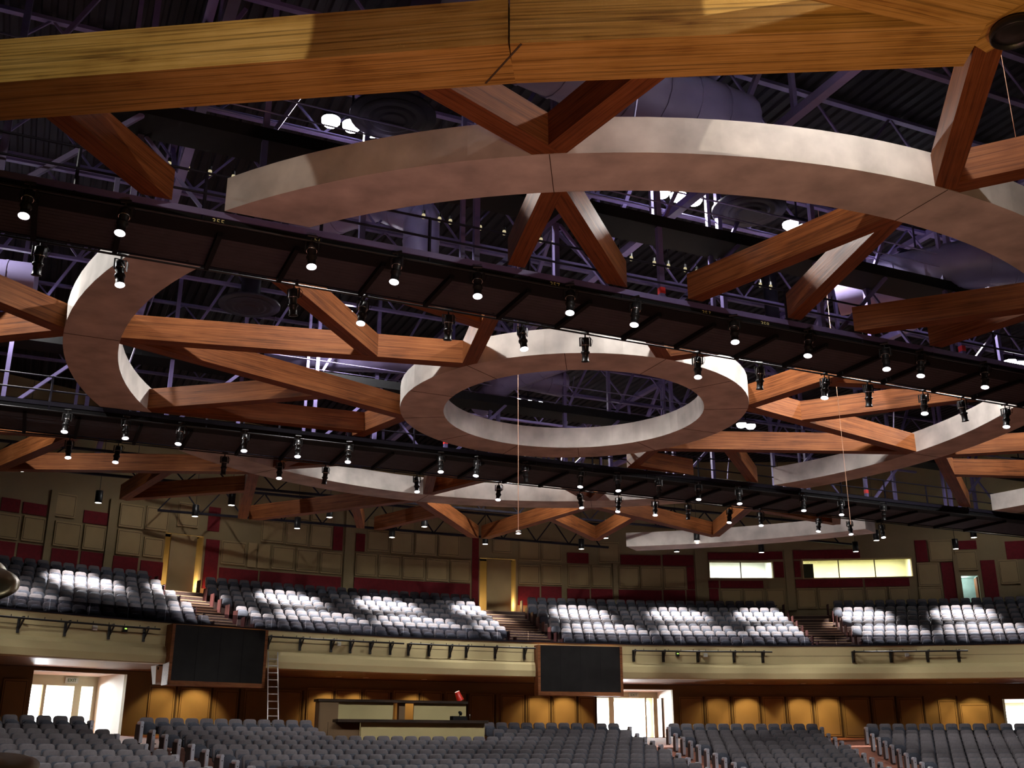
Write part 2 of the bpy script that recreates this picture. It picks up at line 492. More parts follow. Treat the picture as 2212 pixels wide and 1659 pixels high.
# rear wall of the balcony
WR = 50.5
WIN1 = (88.46, 92.63, EYE + 9.28, EYE + 10.22)
WIN2 = (79.55, 86.46, EYE + 9.26, EYE + 10.30)
UDOOR = (75.59, 76.62, EYE + 6.9, EYE + 9.22)
REC1 = (125.3, 127.5, EYE + 6.5, EYE + 9.95)
REC2 = (105.6, 108.0, EYE + 6.5, EYE + 10.05)
holes = [WIN1, WIN2, UDOOR, REC1, REC2]
ths = sorted({55, 152} | {h[0] for h in holes} | {h[1] for h in holes})
zs = sorted({EYE + 6.5, ROOF} | {h[2] for h in holes} | {h[3] for h in holes})
wall_up = arc_wall('wall_back', WR, 0.35, ths, zs, holes, 'wall_tan')
MAROON = [(136.33, 135.33, 9.94, 10.53), (135.24, 133.96, 9.95, 10.47), (132.09, 130.67, 9.91, 10.5), (125.2, 124.45, 10.27, 11.48), (136.68, 135.27, 7.7, 8.6), (135.2, 133.84, 7.7, 8.61), (133.49, 132.06, 7.7, 8.57), (131.97, 130.68, 7.7, 8.59), (130.25, 128.84, 7.6, 8.55), (128.75, 127.45, 7.6, 8.47), (125.2, 124.35, 7.4, 9.84), (124.3, 121.95, 7.6, 8.5), (117.56, 116.9, 9.91, 11.18), (116.12, 115.48, 9.95, 10.9), (121.9, 116.88, 7.6, 8.5), (116.12, 108.61, 7.6, 8.55), (108.55, 108.05, 7.4, 11.13), (105.5, 104.01, 7.5, 8.55), (103.96, 102.55, 7.5, 8.6), (102.2, 100.7, 9.97, 10.56), (102.24, 100.69, 7.5, 8.51), (100.65, 99.15, 7.5, 8.54), (98.61, 95.85, 9.97, 10.53), (95.77, 93.65, 9.96, 10.58), (94.2, 93.65, 8.61, 9.92), (98.8, 95.88, 7.5, 8.52), (95.82, 94.32, 7.5, 8.55), (94.28, 93.65, 7.5, 8.57), (92.73, 88.72, 10.33, 10.75), (92.8, 92.06, 8.7, 9.12), (92.01, 89.13, 8.7, 9.12), (92.78, 92.11, 7.5, 8.65), (89.06, 87.72, 10.36, 10.81), (88.4, 87.72, 9.3, 10.21), (87.08, 82.7, 10.36, 10.87), (87.08, 86.62, 9.32, 10.25), (87.08, 82.71, 8.71, 9.18), (82.64, 79.79, 8.71, 9.18), (79.25, 78.45, 10.05, 11.3), (77.8, 76.92, 7.3, 9.99), (76.61, 75.4, 10.69, 11.18), (75.39, 74.47, 7.3, 10.02), (73.77, 72.54, 10.01, 11.03)]
PANEL = [(136.73, 135.23, 8.71, 9.83), (135.12, 133.95, 8.73, 9.86), (133.51, 132.07, 8.68, 9.83), (131.98, 130.76, 8.68, 9.85), (133.86, 132.51, 10.03, 11.12), (130.21, 128.83, 9.94, 11.08), (128.75, 127.41, 9.97, 11.11), (130.19, 128.8, 8.64, 9.83), (128.7, 127.55, 8.66, 9.6), (126.97, 125.7, 10.32, 11.53), (124.28, 122.8, 8.69, 9.86), (122.72, 122.15, 8.64, 9.88), (122.01, 120.59, 10.0, 11.16), (120.51, 119.11, 9.97, 11.17), (118.99, 117.6, 9.95, 11.18), (120.56, 119.11, 11.37, 11.86), (119.03, 117.6, 11.34, 11.94), (122.11, 121.34, 8.64, 9.87), (121.26, 119.84, 8.66, 9.85), (119.76, 118.36, 8.64, 9.82), (118.27, 116.89, 8.63, 9.78), (115.4, 113.94, 10.01, 11.15), (113.86, 112.42, 9.97, 11.2), (112.34, 110.88, 9.99, 11.24), (110.8, 109.34, 10.01, 11.24), (116.1, 114.7, 8.64, 9.83), (114.62, 113.16, 8.66, 9.84), (113.08, 111.61, 8.64, 9.83), (111.53, 110.08, 8.61, 9.83), (110.0, 108.62, 8.61, 9.84), (115.41, 113.94, 11.33, 11.73), (113.86, 112.38, 11.37, 11.85), (107.2, 105.87, 10.36, 11.2), (105.46, 104.0, 10.0, 11.21), (103.92, 102.54, 10.01, 11.24), (105.46, 104.02, 8.67, 9.75), (103.94, 102.53, 8.68, 9.83), (100.1, 98.63, 10.02, 11.24), (102.18, 100.66, 8.62, 9.86), (100.59, 99.2, 8.63, 9.87), (98.78, 97.35, 8.63, 9.84), (97.31, 95.84, 8.62, 9.87), (95.75, 94.26, 8.61, 9.88), (92.03, 90.61, 7.5, 8.65), (90.53, 89.19, 7.5, 8.65), (89.03, 87.8, 7.5, 8.65), (87.05, 85.77, 7.5, 8.66), (85.68, 84.29, 7.5, 8.66), (84.18, 82.73, 7.5, 8.66), (82.62, 81.3, 7.5, 8.66), (81.18, 79.86, 7.5, 8.66), (78.41, 76.87, 10.04, 11.28), (79.28, 77.85, 8.66, 10.0), (79.34, 77.85, 7.4, 8.62), (76.87, 75.5, 9.5, 10.6), (74.34, 73.14, 8.65, 10.0)]
for q in MAROON: panel(wall_up, WR, q, 'maroon', False, 0.05)
for q in PANEL: panel(wall_up, WR, q, 'panel_tan', True, 0.09)
for a, b, z0, z1 in ((116.8, 116.19, 7.4, 13.0), (93.59, 92.81, 7.4, 10.9), (87.66, 87.14, 7.4, 10.9), (99.13, 98.84, 7.4, 10.0), (133.91, 133.58, 7.4, 11.2), (130.75, 130.35, 7.4, 11.2), (77.0, 76.72, 7.4, 10.4)):
    m = MB(); m.arcprism([(WR - .14, EYE + z0), (WR, EYE + z0), (WR, EYE + z1), (WR - .14, EYE + z1)], b, a, 1.0)
    m.build('pilaster', 'wall_tan', wall_up)
# the two balcony entrances: a tall blank panel standing in front of a lit recess
for (a, b, zt), r in (((127.2, 125.72, 9.9), REC1), ((107.55, 105.95, 10.0), REC2)):
    m = MB(); m.arcprism([(WR - .10, EYE + 6.9), (WR + .02, EYE + 6.9), (WR + .02, EYE + zt), (WR - .10, EYE + zt)], b, a, 1.0)
    m.build('entrance_screen', 'panel_tan', wall_up)
    m = MB()
    m.arcprism([(WR + 1.6, EYE + 6.5), (WR + 1.7, EYE + 6.5), (WR + 1.7, r[3] + .1), (WR + 1.6, r[3] + .1)], r[0] - .3, r[1] + .3, 1.0)
    m.arcprism([(WR + .3, EYE + 6.5), (WR + 1.7, EYE + 6.5), (WR + 1.7, r[3] + .1), (WR + .3, r[3] + .1)], r[0] - .3, r[0] - .1, 1.0)
    m.arcprism([(WR + .3, EYE + 6.5), (WR + 1.7, EYE + 6.5), (WR + 1.7, r[3] + .1), (WR + .3, r[3] + .1)], r[1] + .1, r[1] + .3, 1.0)
    m.build('recess', 'wall_tan', wall_up)
    lamp('POINT', pol(WR + .9, (r[0] + .25), EYE + 7.6), 90, (1.0, .68, .28), .08, name='entrance_light')
    lamp('POINT', pol(WR + .9, (r[1] - .25), EYE + 7.6), 45, (1.0, .68, .28), .08, name='entrance_light')
    lamp('POINT', pol(WR - .45, r[0] - .35, EYE + 7.35), 14, (1.0, .45, .22), .08, name='entrance_light')

# side walls, wall behind the stage and roof
m = MB(); m.box((-41.0, 20, ROOF / 2), (.4, 74, ROOF)); struct(m.build('wall_left', 'wall_tan'))
m = MB(); m.box((62.0, 20, ROOF / 2), (.4, 74, ROOF)); struct(m.build('wall_right', 'wall_tan'))
m = MB(); m.box((10, -16.2, ROOF / 2), (104, .4, ROOF)); struct(m.build('wall_stage', 'steel_dark'))
m = MB()
n0, n1, s0, s1 = -32.0, 66.0, -42.0, 66.0
pts = []
s = s0; k = 0
while s < s1:
    pts += [(s, 0.0), (s + .17, 0.0), (s + .21, .075), (s + .30, .075)]
    s += .34
vs = []; fs = []
for s, d in pts:
    vs.append(sn(s, n0, ROOF + d)); vs.append(sn(s, n1, ROOF + d))
for i in range(len(pts) - 1): fs.append((2 * i, 2 * i + 2, 2 * i + 3, 2 * i + 1))
m.add(vs, fs)
struct(m.build('ceiling', 'deck_roof'))

# ------------------------------------------------------------------ doorway vestibules behind the lower wall
def vestibule(name, a, b, R0, R1, zt, openings, bright, sign):
    fz = floor_z(46.5)
    rt = struct(root(name, pol(R0, (a + b) / 2, fz)))
    def put(m, nm, mat):
        o = m.build(nm, mat); o.parent = rt; o.matrix_parent_inverse = Matrix.Translation(rt.location).inverted(); return o
    m = MB(); m.arcprism([(R0 + .3, zt), (R1 + 6, zt), (R1 + 6, zt + .1), (R0 + .3, zt + .1)], b - 1.5, a + 1.5, 1.0); put(m, 'lobby_ceiling', 'white_paint')
    m = MB()
    m.arcprism([(R0 + .3, fz - .3), (R1, fz - .3), (R1, zt), (R0 + .3, zt)], a, a + .35, 1.0)
    m.arcprism([(R0 + .3, fz - .3), (R1, fz - .3), (R1, zt), (R0 + .3, zt)], b - .35, b, 1.0)
    put(m, 'side_wall', 'white_paint')
    ths = sorted({a + .3, b - .3} | {o[0] for o in openings} | {o[1] for o in openings})
    m = MB()
    ztop = EYE + 2.55
    for i in range(len(ths) - 1):
        tm = (ths[i] + ths[i + 1]) / 2
        if not any(min(o) < tm < max(o) for o in openings):
            m.arcprism([(R1 - .15, fz - .3), (R1, fz - .3), (R1, ztop), (R1 - .15, ztop)], ths[i], ths[i + 1], 1.0)
    m.arcprism([(R1 - .15, ztop), (R1, ztop), (R1, zt), (R1 - .15, zt)], b - .3, a + .3, 1.0)
    put(m, 'inner_wall', 'lobby_paint')
    m = MB()
    m.arcprism([(R1 + 5.6, fz - .3), (R1 + 5.8, fz - .3), (R1 + 5.8, zt), (R1 + 5.6, zt)], b - 1.5, a + 1.5, 1.0)
    m.arcprism([(R1, fz - .3), (R1 + 5.8, fz - .3), (R1 + 5.8, zt), (R1, zt)], a + 1.2, a + 1.5, 1.0)
    m.arcprism([(R1, fz - .3), (R1 + 5.8, fz - .3), (R1 + 5.8, zt), (R1, zt)], b - 1.5, b - 1.2, 1.0)
    put(m, 'lobby_wall', 'lobby_paint')
    m = MB(); m.arcprism([(R0, fz - .4), (R1 + 6, fz - .4), (R1 + 6, fz + .01), (R0, fz + .01)], b - 1.5, a + 1.5, 1.0); put(m, 'lobby_floor', 'carpet')
    m = MB(); m.arcprism([(R1 + 5.5, fz + .1), (R1 + 5.59, fz + .1), (R1 + 5.59, zt - .3), (R1 + 5.5, zt - .3)], b - .9, a + .2, 1.0); put(m, 'daylight_window', 'daylight_pane')
    if sign:
        p = pol(R1 - .2, sign[0], EYE + sign[1])
        d = math.radians(sign[0])
        sg = root('exit_sign', p, d + math.pi / 2, sign[2], 'sign', None)
        MB().box((0, 0, 0), (.56, .05, .24)).build('sign_box', 'sign_white', sg)
        lettering('EXIT', .19, 'sign_green', sg, (0, .03, 0), (math.pi / 2, 0, math.pi))
    lp = lamp('AREA', pol(R1 + 4.5, (a + b) / 2 - .5, zt - .3), bright, (.96, 1.0, 1.0), 2.2, name='lobby_daylight')
    aim(lp, pol(R1 - 2, b + .3, fz + 1.2))
    return rt
vestibule('door_1', 135.3, 130.5, 46.5, 50.0, EYE + 2.98, [(133.9, 133.2), (133.05, 131.65), (131.3, 130.7)], 4500, (131.85, 2.78, 'pale exit sign over the doorway with three bright openings'))
vestibule('door_2', 101.7, 96.7, 46.5, 50.0, EYE + 2.86, [(100.65, 99.8), (99.5, 97.5), (97.4, 96.95)], 4500, (98.2, 2.70, 'pale exit sign over the doorway beside the second screen'))
vestibule('door_3', 76.0, 70.5, 46.5, 50.0, EYE + 2.45, [(75.2, 71.5)], 700, None)
# brown door leaf folded against the white side wall of the second doorway
m = MB(); m.arcprism([(48.6, EYE + .45), (49.5, EYE + .45), (49.5, EYE + 2.5), (48.6, EYE + 2.5)], 96.71, 96.80, 1.0)
tag(m.build('door_leaf', 'desk_side'), 'brown door leaf folded open against the bright doorway wall', 'door')

# ------------------------------------------------------------------ lit booths behind the rear wall
def booth(a, b, z0, z1, watts, col, wall, nm):
    rt = struct(root(nm, pol(WR, (a + b) / 2, z0)))
    inv = Matrix.Translation(rt.location).inverted()
    def put(m, n, mat):
        o = m.build(n, mat); o.parent = rt; o.matrix_parent_inverse = inv; return o
    m = MB()
    for q in ((WR + .3, WR + 3.2, z0 - .9, z0 - .8), (WR + .36, WR + 3.2, z1 + .5, z1 + .6), (WR + 3.1, WR + 3.2, z0 - .9, z1 + .6)):
        m.arcprism([(q[0], q[2]), (q[1], q[2]), (q[1], q[3]), (q[0], q[3])], a - .3, b + .3, 1.0)
    for t in (a - .5, b + .2):
        m.arcprism([(WR + .36, z0 - .9), (WR + 3.2, z0 - .9), (WR + 3.2, z1 + .6), (WR + .36, z1 + .6)], t, t + .3, 1.0)
    put(m, 'booth_room', wall)
    m = MB(); k = 2 if b - a < 5 else 3
    for i in range(k):
        t = a + (b - a) * (i + .5) / k
        m.arcprism([(WR + 1.0, z1 + .42), (WR + 1.9, z1 + .42), (WR + 1.9, z1 + .46), (WR + 1.0, z1 + .46)], t - .7, t + .7, 1.0)
        lamp('AREA', pol(WR + 1.5, t, z1 + .38), watts / k, col, .9, name='booth_light')
    put(m, 'ceiling_light', 'booth_glow')
    m = MB()
    m.arcprism([(WR - .05, z0 - .07), (WR + .2, z0 - .07), (WR + .2, z0), (WR - .05, z0)], a - .08, b + .08, 1.0)
    m.arcprism([(WR - .05, z1), (WR + .2, z1), (WR + .2, z1 + .07), (WR - .05, z1 + .07)], a - .08, b + .08, 1.0)
    for t in (a - .08, b): m.arcprism([(WR - .05, z0), (WR + .2, z0), (WR + .2, z1), (WR - .05, z1)], t, t + .08, 1.0)
    put(m, 'window_frame', 'panel_tan')
    for i in range(1, k):
        t = a + (b - a) * i / k
        m = MB(); m.arcprism([(WR + .05, z0), (WR + .1, z0), (WR + .1, z1), (WR + .05, z1)], t - .03, t + .03, 1.0); put(m, 'mullion', 'panel_gap')
    for i in range(k):
        t0, t1 = a + (b - a) * i / k + .03, a + (b - a) * (i + 1) / k - .03
        m = MB(); m.arcprism([(WR + .07, z0), (WR + .08, z0), (WR + .08, z1), (WR + .07, z1)], t0, t1, 1.0); put(m, 'pane', 'window_glass')
    m = MB(); m.arcprism([(WR + .5, z0 - .8), (WR + 1.3, z0 - .8), (WR + 1.3, z0 + .06), (WR + .5, z0 + .06)], a + (b - a) * .25, a + (b - a) * .45, 1.0); put(m, 'mixing_console', 'black_matt')
    return rt
booth(WIN1[0], WIN1[1], WIN1[2], WIN1[3], 260, (.90, 1.0, .95), 'white_paint', 'window_1')
b2 = booth(WIN2[0], WIN2[1], WIN2[2], WIN2[3], 420, (1.0, .95, .74), 'lobby_paint', 'window_2')
m = MB(); m.arcprism([(WR + .9, WIN2[2] - .5), (WR + 1.5, WIN2[2] - .5), (WR + 1.5, WIN2[3] - .08), (WR + .9, WIN2[3] - .08)], 85.6, 86.4, 1.0)
o = m.build('equipment_rack', 'black_matt'); o.parent = b2; o.matrix_parent_inverse = Matrix.Translation(b2.location).inverted()
# open door in the dark end of the rear wall
rt = struct(root('door_4', pol(WR, 76.1, BFZ[7]))); inv = Matrix.Translation(rt.location).inverted()
m = MB()
m.arcprism([(WR + 1.9, EYE + 6.5), (WR + 2.0, EYE + 6.5), (WR + 2.0, EYE + 9.4), (WR + 1.9, EYE + 9.4)], 75.2, 77.0, 1.0)
m.arcprism([(WR + .3, EYE + 6.5), (WR + 2.0, EYE + 6.5), (WR + 2.0, EYE + 9.4), (WR + .3, EYE + 9.4)], 76.65, 76.9, 1.0)
m.arcprism([(WR + .3, EYE + 6.5), (WR + 2.0, EYE + 6.5), (WR + 2.0, EYE + 9.4), (WR + .3, EYE + 9.4)], 75.3, 75.55, 1.0)
m.arcprism([(WR + .3, EYE + 9.3), (WR + 2.0, EYE + 9.3), (WR + 2.0, EYE + 9.4), (WR + .3, EYE + 9.4)], 75.2, 77.0, 1.0)
o = m.build('corridor', 'teal_wall'); o.parent = rt; o.matrix_parent_inverse = inv
m = MB(); m.arcprism([(WR + .3, EYE + 6.95), (WR + 1.2, EYE + 6.95), (WR + 1.2, EYE + 9.15), (WR + .3, EYE + 9.15)], 75.6, 75.66, 1.0)
o = m.build('door_leaf', 'door_wood'); o.parent = rt; o.matrix_parent_inverse = inv
lamp('POINT', pol(WR + 1.2, 76.3, EYE + 9.1), 22, (.85, 1.0, .95), .1, name='corridor_light')
# ------------------------------------------------------------------ timber canopy
def clip(poly, a, b, c):
    """keep a*x + b*y <= c"""
    out = []
    for i in range(len(poly)):
        p, q = poly[i], poly[(i + 1) % len(poly)]
        dp, dq = a * p[0] + b * p[1] - c, a * q[0] + b * q[1] - c
        if dp <= 0: out.append(p)
        if (dp < 0) != (dq < 0) and dp != dq:
            t = dp / (dp - dq)
            out.append((p[0] + (q[0] - p[0]) * t, p[1] + (q[1] - p[1]) * t))
    return out

CW = [(19.42, 22.05), (33.95, 37.65), (49.6, 52.3)]     # slots cut for the catwalks
def outside_slots(poly):
    """pieces of poly that lie between the catwalk slots"""
    res = []
    edges = [-99] + [e for c in CW for e in c] + [99]
    for i in range(0, len(edges), 2):
        q = clip(clip(poly, -NV[0], -NV[1], -edges[i]), NV[0], NV[1], edges[i + 1])
        if len(q) > 2:
            A = abs(sum(q[k][0] * q[(k + 1) % len(q)][1] - q[(k + 1) % len(q)][0] * q[k][1] for k in range(len(q)))) / 2
            if A > 0.12: res.append(q)
    return res

SLOTNAME = {0: 'before nearer catwalk', 1: 'between catwalks', 2: 'past farther catwalk', 3: 'past last catwalk'}
def zone(poly):
    n = sum(p[0] * NV[0] + p[1] * NV[1] for p in poly) / len(poly)
    return sum(1 for c in CW if n > c[0])

def beam(p0, p1, w, h, label, z=None, mat='wood', name='timber_strut', group='timber struts of the canopy', slots=True, trim=None):
    d = (p1[0] - p0[0], p1[1] - p0[1]); L = math.hypot(*d)
    u = (d[0] / L, d[1] / L); v = (-u[1], u[0])
    poly = [(p0[0] + v[0] * w / 2, p0[1] + v[1] * w / 2), (p0[0] - v[0] * w / 2, p0[1] - v[1] * w / 2),
            (p1[0] - v[0] * w / 2, p1[1] - v[1] * w / 2), (p1[0] + v[0] * w / 2, p1[1] + v[1] * w / 2)]
    if trim: poly = clip(poly, *trim)
    pieces = outside_slots(poly) if slots else [poly]
    out = []
    rz = math.atan2(u[1], u[0])
    for q in pieces:
        c = (sum(p[0] for p in q) / len(q), sum(p[1] for p in q) / len(q))
        loc = []
        for x, y in q:
            x -= c[0]; y -= c[1]
            loc.append((x * math.cos(rz) + y * math.sin(rz), -x * math.sin(rz) + y * math.cos(rz)))
        m = MB(); m.prism(loc, 0, h)
        o = m.build(name, mat, None, (c[0], c[1], HZ if z is None else z), rz)
        tag(o, label + (', ' + SLOTNAME[zone(q)] if len(pieces) > 1 else ''), 'beam', group, 'thing')
        out.append(o)
    return out

def ring_angle(c, r, n, side):
    """angle on a circle where its across-catwalk coordinate equals n; side -1 / +1 along s"""
    k = (n - (c[0] * NV[0] + c[1] * NV[1])) / r
    if abs(k) >= 1: return None
    a = math.asin(k)
    a = a if side > 0 else math.pi - a
    return math.degrees(a + TS)

def ring_seg(c, ri, ro, z0, z1, oa, ob, ia, ib, label, name='canopy_ring', k=None):
    k = k or max(6, int(abs(ob - oa) / 2.5))
    vs = []
    for i in range(k + 1):
        t = i / k
        ao, ai = math.radians(oa + (ob - oa) * t), math.radians(ia + (ib - ia) * t)
        for r, a in ((ri, ai), (ro, ao)):
            for z in (z0, z1): vs.append((r * math.cos(a), r * math.sin(a), z - z0))
    fs = []
    for i in range(k):
        b = 4 * i; n = b + 4
        fs += [(b, n, n + 1, b + 1), (b + 2, b + 3, n + 3, n + 2), (b, b + 2, n + 2, n), (b + 1, n + 1, n + 3, b + 3)]
    closed = abs(abs(ob - oa) - 360) < 1e-3
    if not closed: fs += [(0, 1, 3, 2), (4 * k, 4 * k + 2, 4 * k + 3, 4 * k + 1)]
    m = MB(); m.add(vs, fs)
    o = m.build(name, 'ring_plaster', None, (c[0], c[1], z0))
    for q in range(12):
        a = -95.5 + 30 * q
        if not any(oa - .01 <= a + s <= ob + .01 for s in (-360, 0, 360)): continue
        r = math.radians(a)
        MB().bar((ri * math.cos(r), ri * math.sin(r), -.003), (ro * math.cos(r), ro * math.sin(r), -.003), .015, .008).build('seam', 'panel_gap', o)
    return tag(o, label, 'ring', 'curved rings of the canopy', 'thing')

RT = 0.72
ring_seg(RING1, 4.09, 5.45, HZ - .005, HZ + RT, 0, 360, 0, 360, 'complete small pale ring hanging at the middle of the canopy', k=64)
def seg_between(c, ri, ro, n0, n1, side, label):
    def ang(r, n): return ring_angle(c, r, n, side)
    oa, ob, ia, ib = ang(ro, n0), ang(ro, n1), ang(ri, n0), ang(ri, n1)
    ring_seg(c, ri, ro, HZ - .01, HZ + RT, min(oa, ob), max(oa, ob), min(ia, ib), max(ia, ib), label)
ri, ro = 13.49, 14.86
# front arc: below the first slot, going round through the stage side
oa, ob = ring_angle(RING2, ro, CW[0][0], -1) - 360, ring_angle(RING2, ro, CW[0][0], 1)
ia, ib = ring_angle(RING2, ri, CW[0][0], -1) - 360, ring_angle(RING2, ri, CW[0][0], 1)
ring_seg(RING2, ri, ro, HZ - .01, HZ + RT, oa, ob, ia, ib, 'long pale ring arc nearest the stage, with a square cut end')
seg_between(RING2, ri, ro, CW[0][1], CW[1][0], -1, 'pale C-shaped ring arc between the two catwalks beside the small ring')
seg_between(RING2, ri, ro, CW[0][1], CW[1][0], 1, 'pale ring arc with shadow bands rising to the nearer catwalk')
oa, ob = ring_angle(RING2, ro, CW[1][1], 1), ring_angle(RING2, ro, CW[1][1], -1)
ia, ib = ring_angle(RING2, ri, CW[1][1], 1), ring_angle(RING2, ri, CW[1][1], -1)
ring_seg(RING2, ri, ro, HZ - .01, HZ + RT, oa, ob, ia, ib, 'shallow pale ring arc just beyond the farther catwalk')
# outermost ring, only built on the far side of the hall
r3i, r3o = 24.7, 26.1
a0, a1 = ring_angle(RING2, r3o, CW[1][1] + 3.0, 1), ring_angle(RING2, r3o, CW[2][0] - .2, 1)
ring_seg(RING2, r3i, r3o, HZ - .01, HZ + RT, a0 - 1, a1, a0 - 1, a1 + 1, 'broad grey outer arc in front of the lit booth windows')
ring_seg(RING2, r3i, r3o, HZ - .01, HZ + RT, 18, ring_angle(RING2, r3o, CW[1][0], 1), 18, ring_angle(RING2, r3i, CW[1][0], 1), 'grey outer arc end above the dark end of the balcony')

def rp(r, a, c=RING2): return (c[0] + r * math.cos(math.radians(a)), c[1] + r * math.sin(math.radians(a)))
def cross(p, q, a, b):
    x1, y1 = p; x2, y2 = q; x3, y3 = a; x4, y4 = b
    den = (x1 - x2) * (y3 - y4) - (y1 - y2) * (x3 - x4)
    t = ((x1 - x3) * (y3 - y4) - (y1 - y3) * (x3 - x4)) / den
    return (x1 + t * (x2 - x1), y1 + t * (y2 - y1))
JOINT = ['joint nearest the stage'] + [nth(k) + ' joint' for k in range(2, 13)]
def jn(k): return 'nearest ring joint' if k % 12 == 0 else nth(k % 12 + 1) + ' ring joint'
def turn(s): return 'clockwise' if s < 0 else 'anticlockwise'
SW, SH = 0.40, 0.66
RIM = 5.40
inner = {}
for k in range(12):
    a = -95.5 + 30 * k
    if k % 2 == 0:       # struts that run the whole way to the small ring
        for s in (-1, 1):
            p, q = rp(13.6, a), rp(RIM, a + 30 * s, RING1)
            inner[(k, s)] = (p, q)
            beam(p, q, SW, SH, z=HZ + .002 * (s + 1), label='long orange strut from %s to small ring, %s arm' % (jn(k), turn(s)))
for k in range(1, 12, 2):  # struts that stop against the full ones
    a = -95.5 + 30 * k
    for s in (-1, 1):
        p, q = rp(13.6, 177.8 if k == 9 else a), rp(RIM, a + 30 * s, RING1)
        o = inner[((k + s) % 12, -s)]
        x = cross(p, q, o[0], o[1])
        beam(p, x, SW - .02, SH - .02, 'shorter inner strut from %s, %s arm' % (jn(k), turn(s)), z=HZ + .012 + .002 * s)
# front: heavy beam in warm-lit wood tangent to the ring, bent above its nearest joint
B0, B1, B2 = (-10.2, 15.2), (0.0, 13.95), (6.95, 13.50)
beam(B0, B1, 1.02, .82, 'heavy golden-lit beam across the top, length beside the cymbals', z=HZ - .03, mat='wood_warm_lit', name='timber_beam', group='heavy front beams', slots=False)
beam(B1, B2, 1.02, .82, 'heavy golden-lit beam across the top, length ending at the black lamp', z=HZ - .028, mat='wood_warm_lit', name='timber_beam', group='heavy front beams', slots=False)
# seam where the two lengths meet
m = MB(); m.bar((-.42, 14.45, HZ - .033), (.14, 13.45, HZ - .033), .03, .012)
o = m.build('beam_seam', 'panel_gap'); o.parent = [x for x in COL.objects if x.name.startswith('timber_beam')][0]; o.matrix_parent_inverse = (Matrix.Translation(o.parent.location) @ Matrix.Rotation(o.parent.rotation_euler.z, 4, 'Z')).inverted()
def bline(p0, p1, off):
    d = (p1[0] - p0[0], p1[1] - p0[1]); L = math.hypot(*d); v = (-d[1] / L, d[0] / L)
    if v[1] < 0: v = (-v[0], -v[1])
    return (-v[0], -v[1], -(v[0] * p0[0] + v[1] * p0[1] + off))
outer = {}
for k in range(12):
    a = -95.5 + 30 * k
    for s in (-1, 1):
        outer[(k, s)] = (rp(14.8, a), rp(23.2, a + 15 * s))
for k in range(12):
    a = -95.5 + 30 * k
    for s in (-1, 1):
        p, q = outer[(k, s)]
        tr = None
        lab = 'strut going outwards from %s, %s arm' % (jn(k), turn(s))
        if k in (0, 1, 11):
            tr = bline(B0, B1, -.2) if (q[0] + p[0]) / 2 < 0 else bline(B1, B2, -.2)
            if k == 1 and s < 0: q = (B2[0] + .25, B2[1] + .05)
            if k == 11 and s > 0: q = (-7.75, 15.0)
        beam(p, q, SW + .03, SH, lab, trim=tr, z=HZ + .007 + .0015 * s)
for k in range(12):       # outer V members that end on the struts
    if k in (0, 1, 2, 11): continue
    a = -95.5 + 30 * k
    tip = rp(23.0, a)
    for s in (-1, 1):
        x = cross(tip, rp(15.6, a + 10 * s), *outer[(k, s)])
        beam(tip, x, SW - .02, SH - .02, 'outer V arm facing %s, %s half' % (jn(k), turn(s)), z=HZ + .02 + .002 * s)
# beams meeting at the front node with the black lamp
beam((7.3, 12.9), (1.2, 11.1), .95, .80, 'orange beam running back over the top edge from the black lamp joint', z=HZ - .02, mat='wood_warm_lit', name='timber_beam', group='heavy front beams', slots=False)
beam((6.95, 13.5), (9.6, 9.7), .62, .78, 'orange beam rising past the black lamp to the top corner', z=HZ - .024, mat='wood_warm_lit', name='timber_beam', group='heavy front beams', slots=False)
# round black lamp under the front joint
lm = root('round_lamp', (7.32, 13.02, HZ - .05), 0, 'round black downlight hanging under the joint at the top corner', 'lamp')
MB().lathe([(.05, .02), (.30, .0), (.345, -.06), (.345, -.16), (.32, -.17), (.315, -.09), (.05, -.02)], 28).build('housing', 'black_metal', lm)
MB().lathe([(0.001, -.15), (.20, -.14), (.31, -.10), (.312, -.09), (.001, -.08)], 24).build('glass_face', 'black_metal', lm)
MB().tube((0, 0, 0.0), (0, 0, .12), .05, n=10).build('stem', 'black_metal', lm)

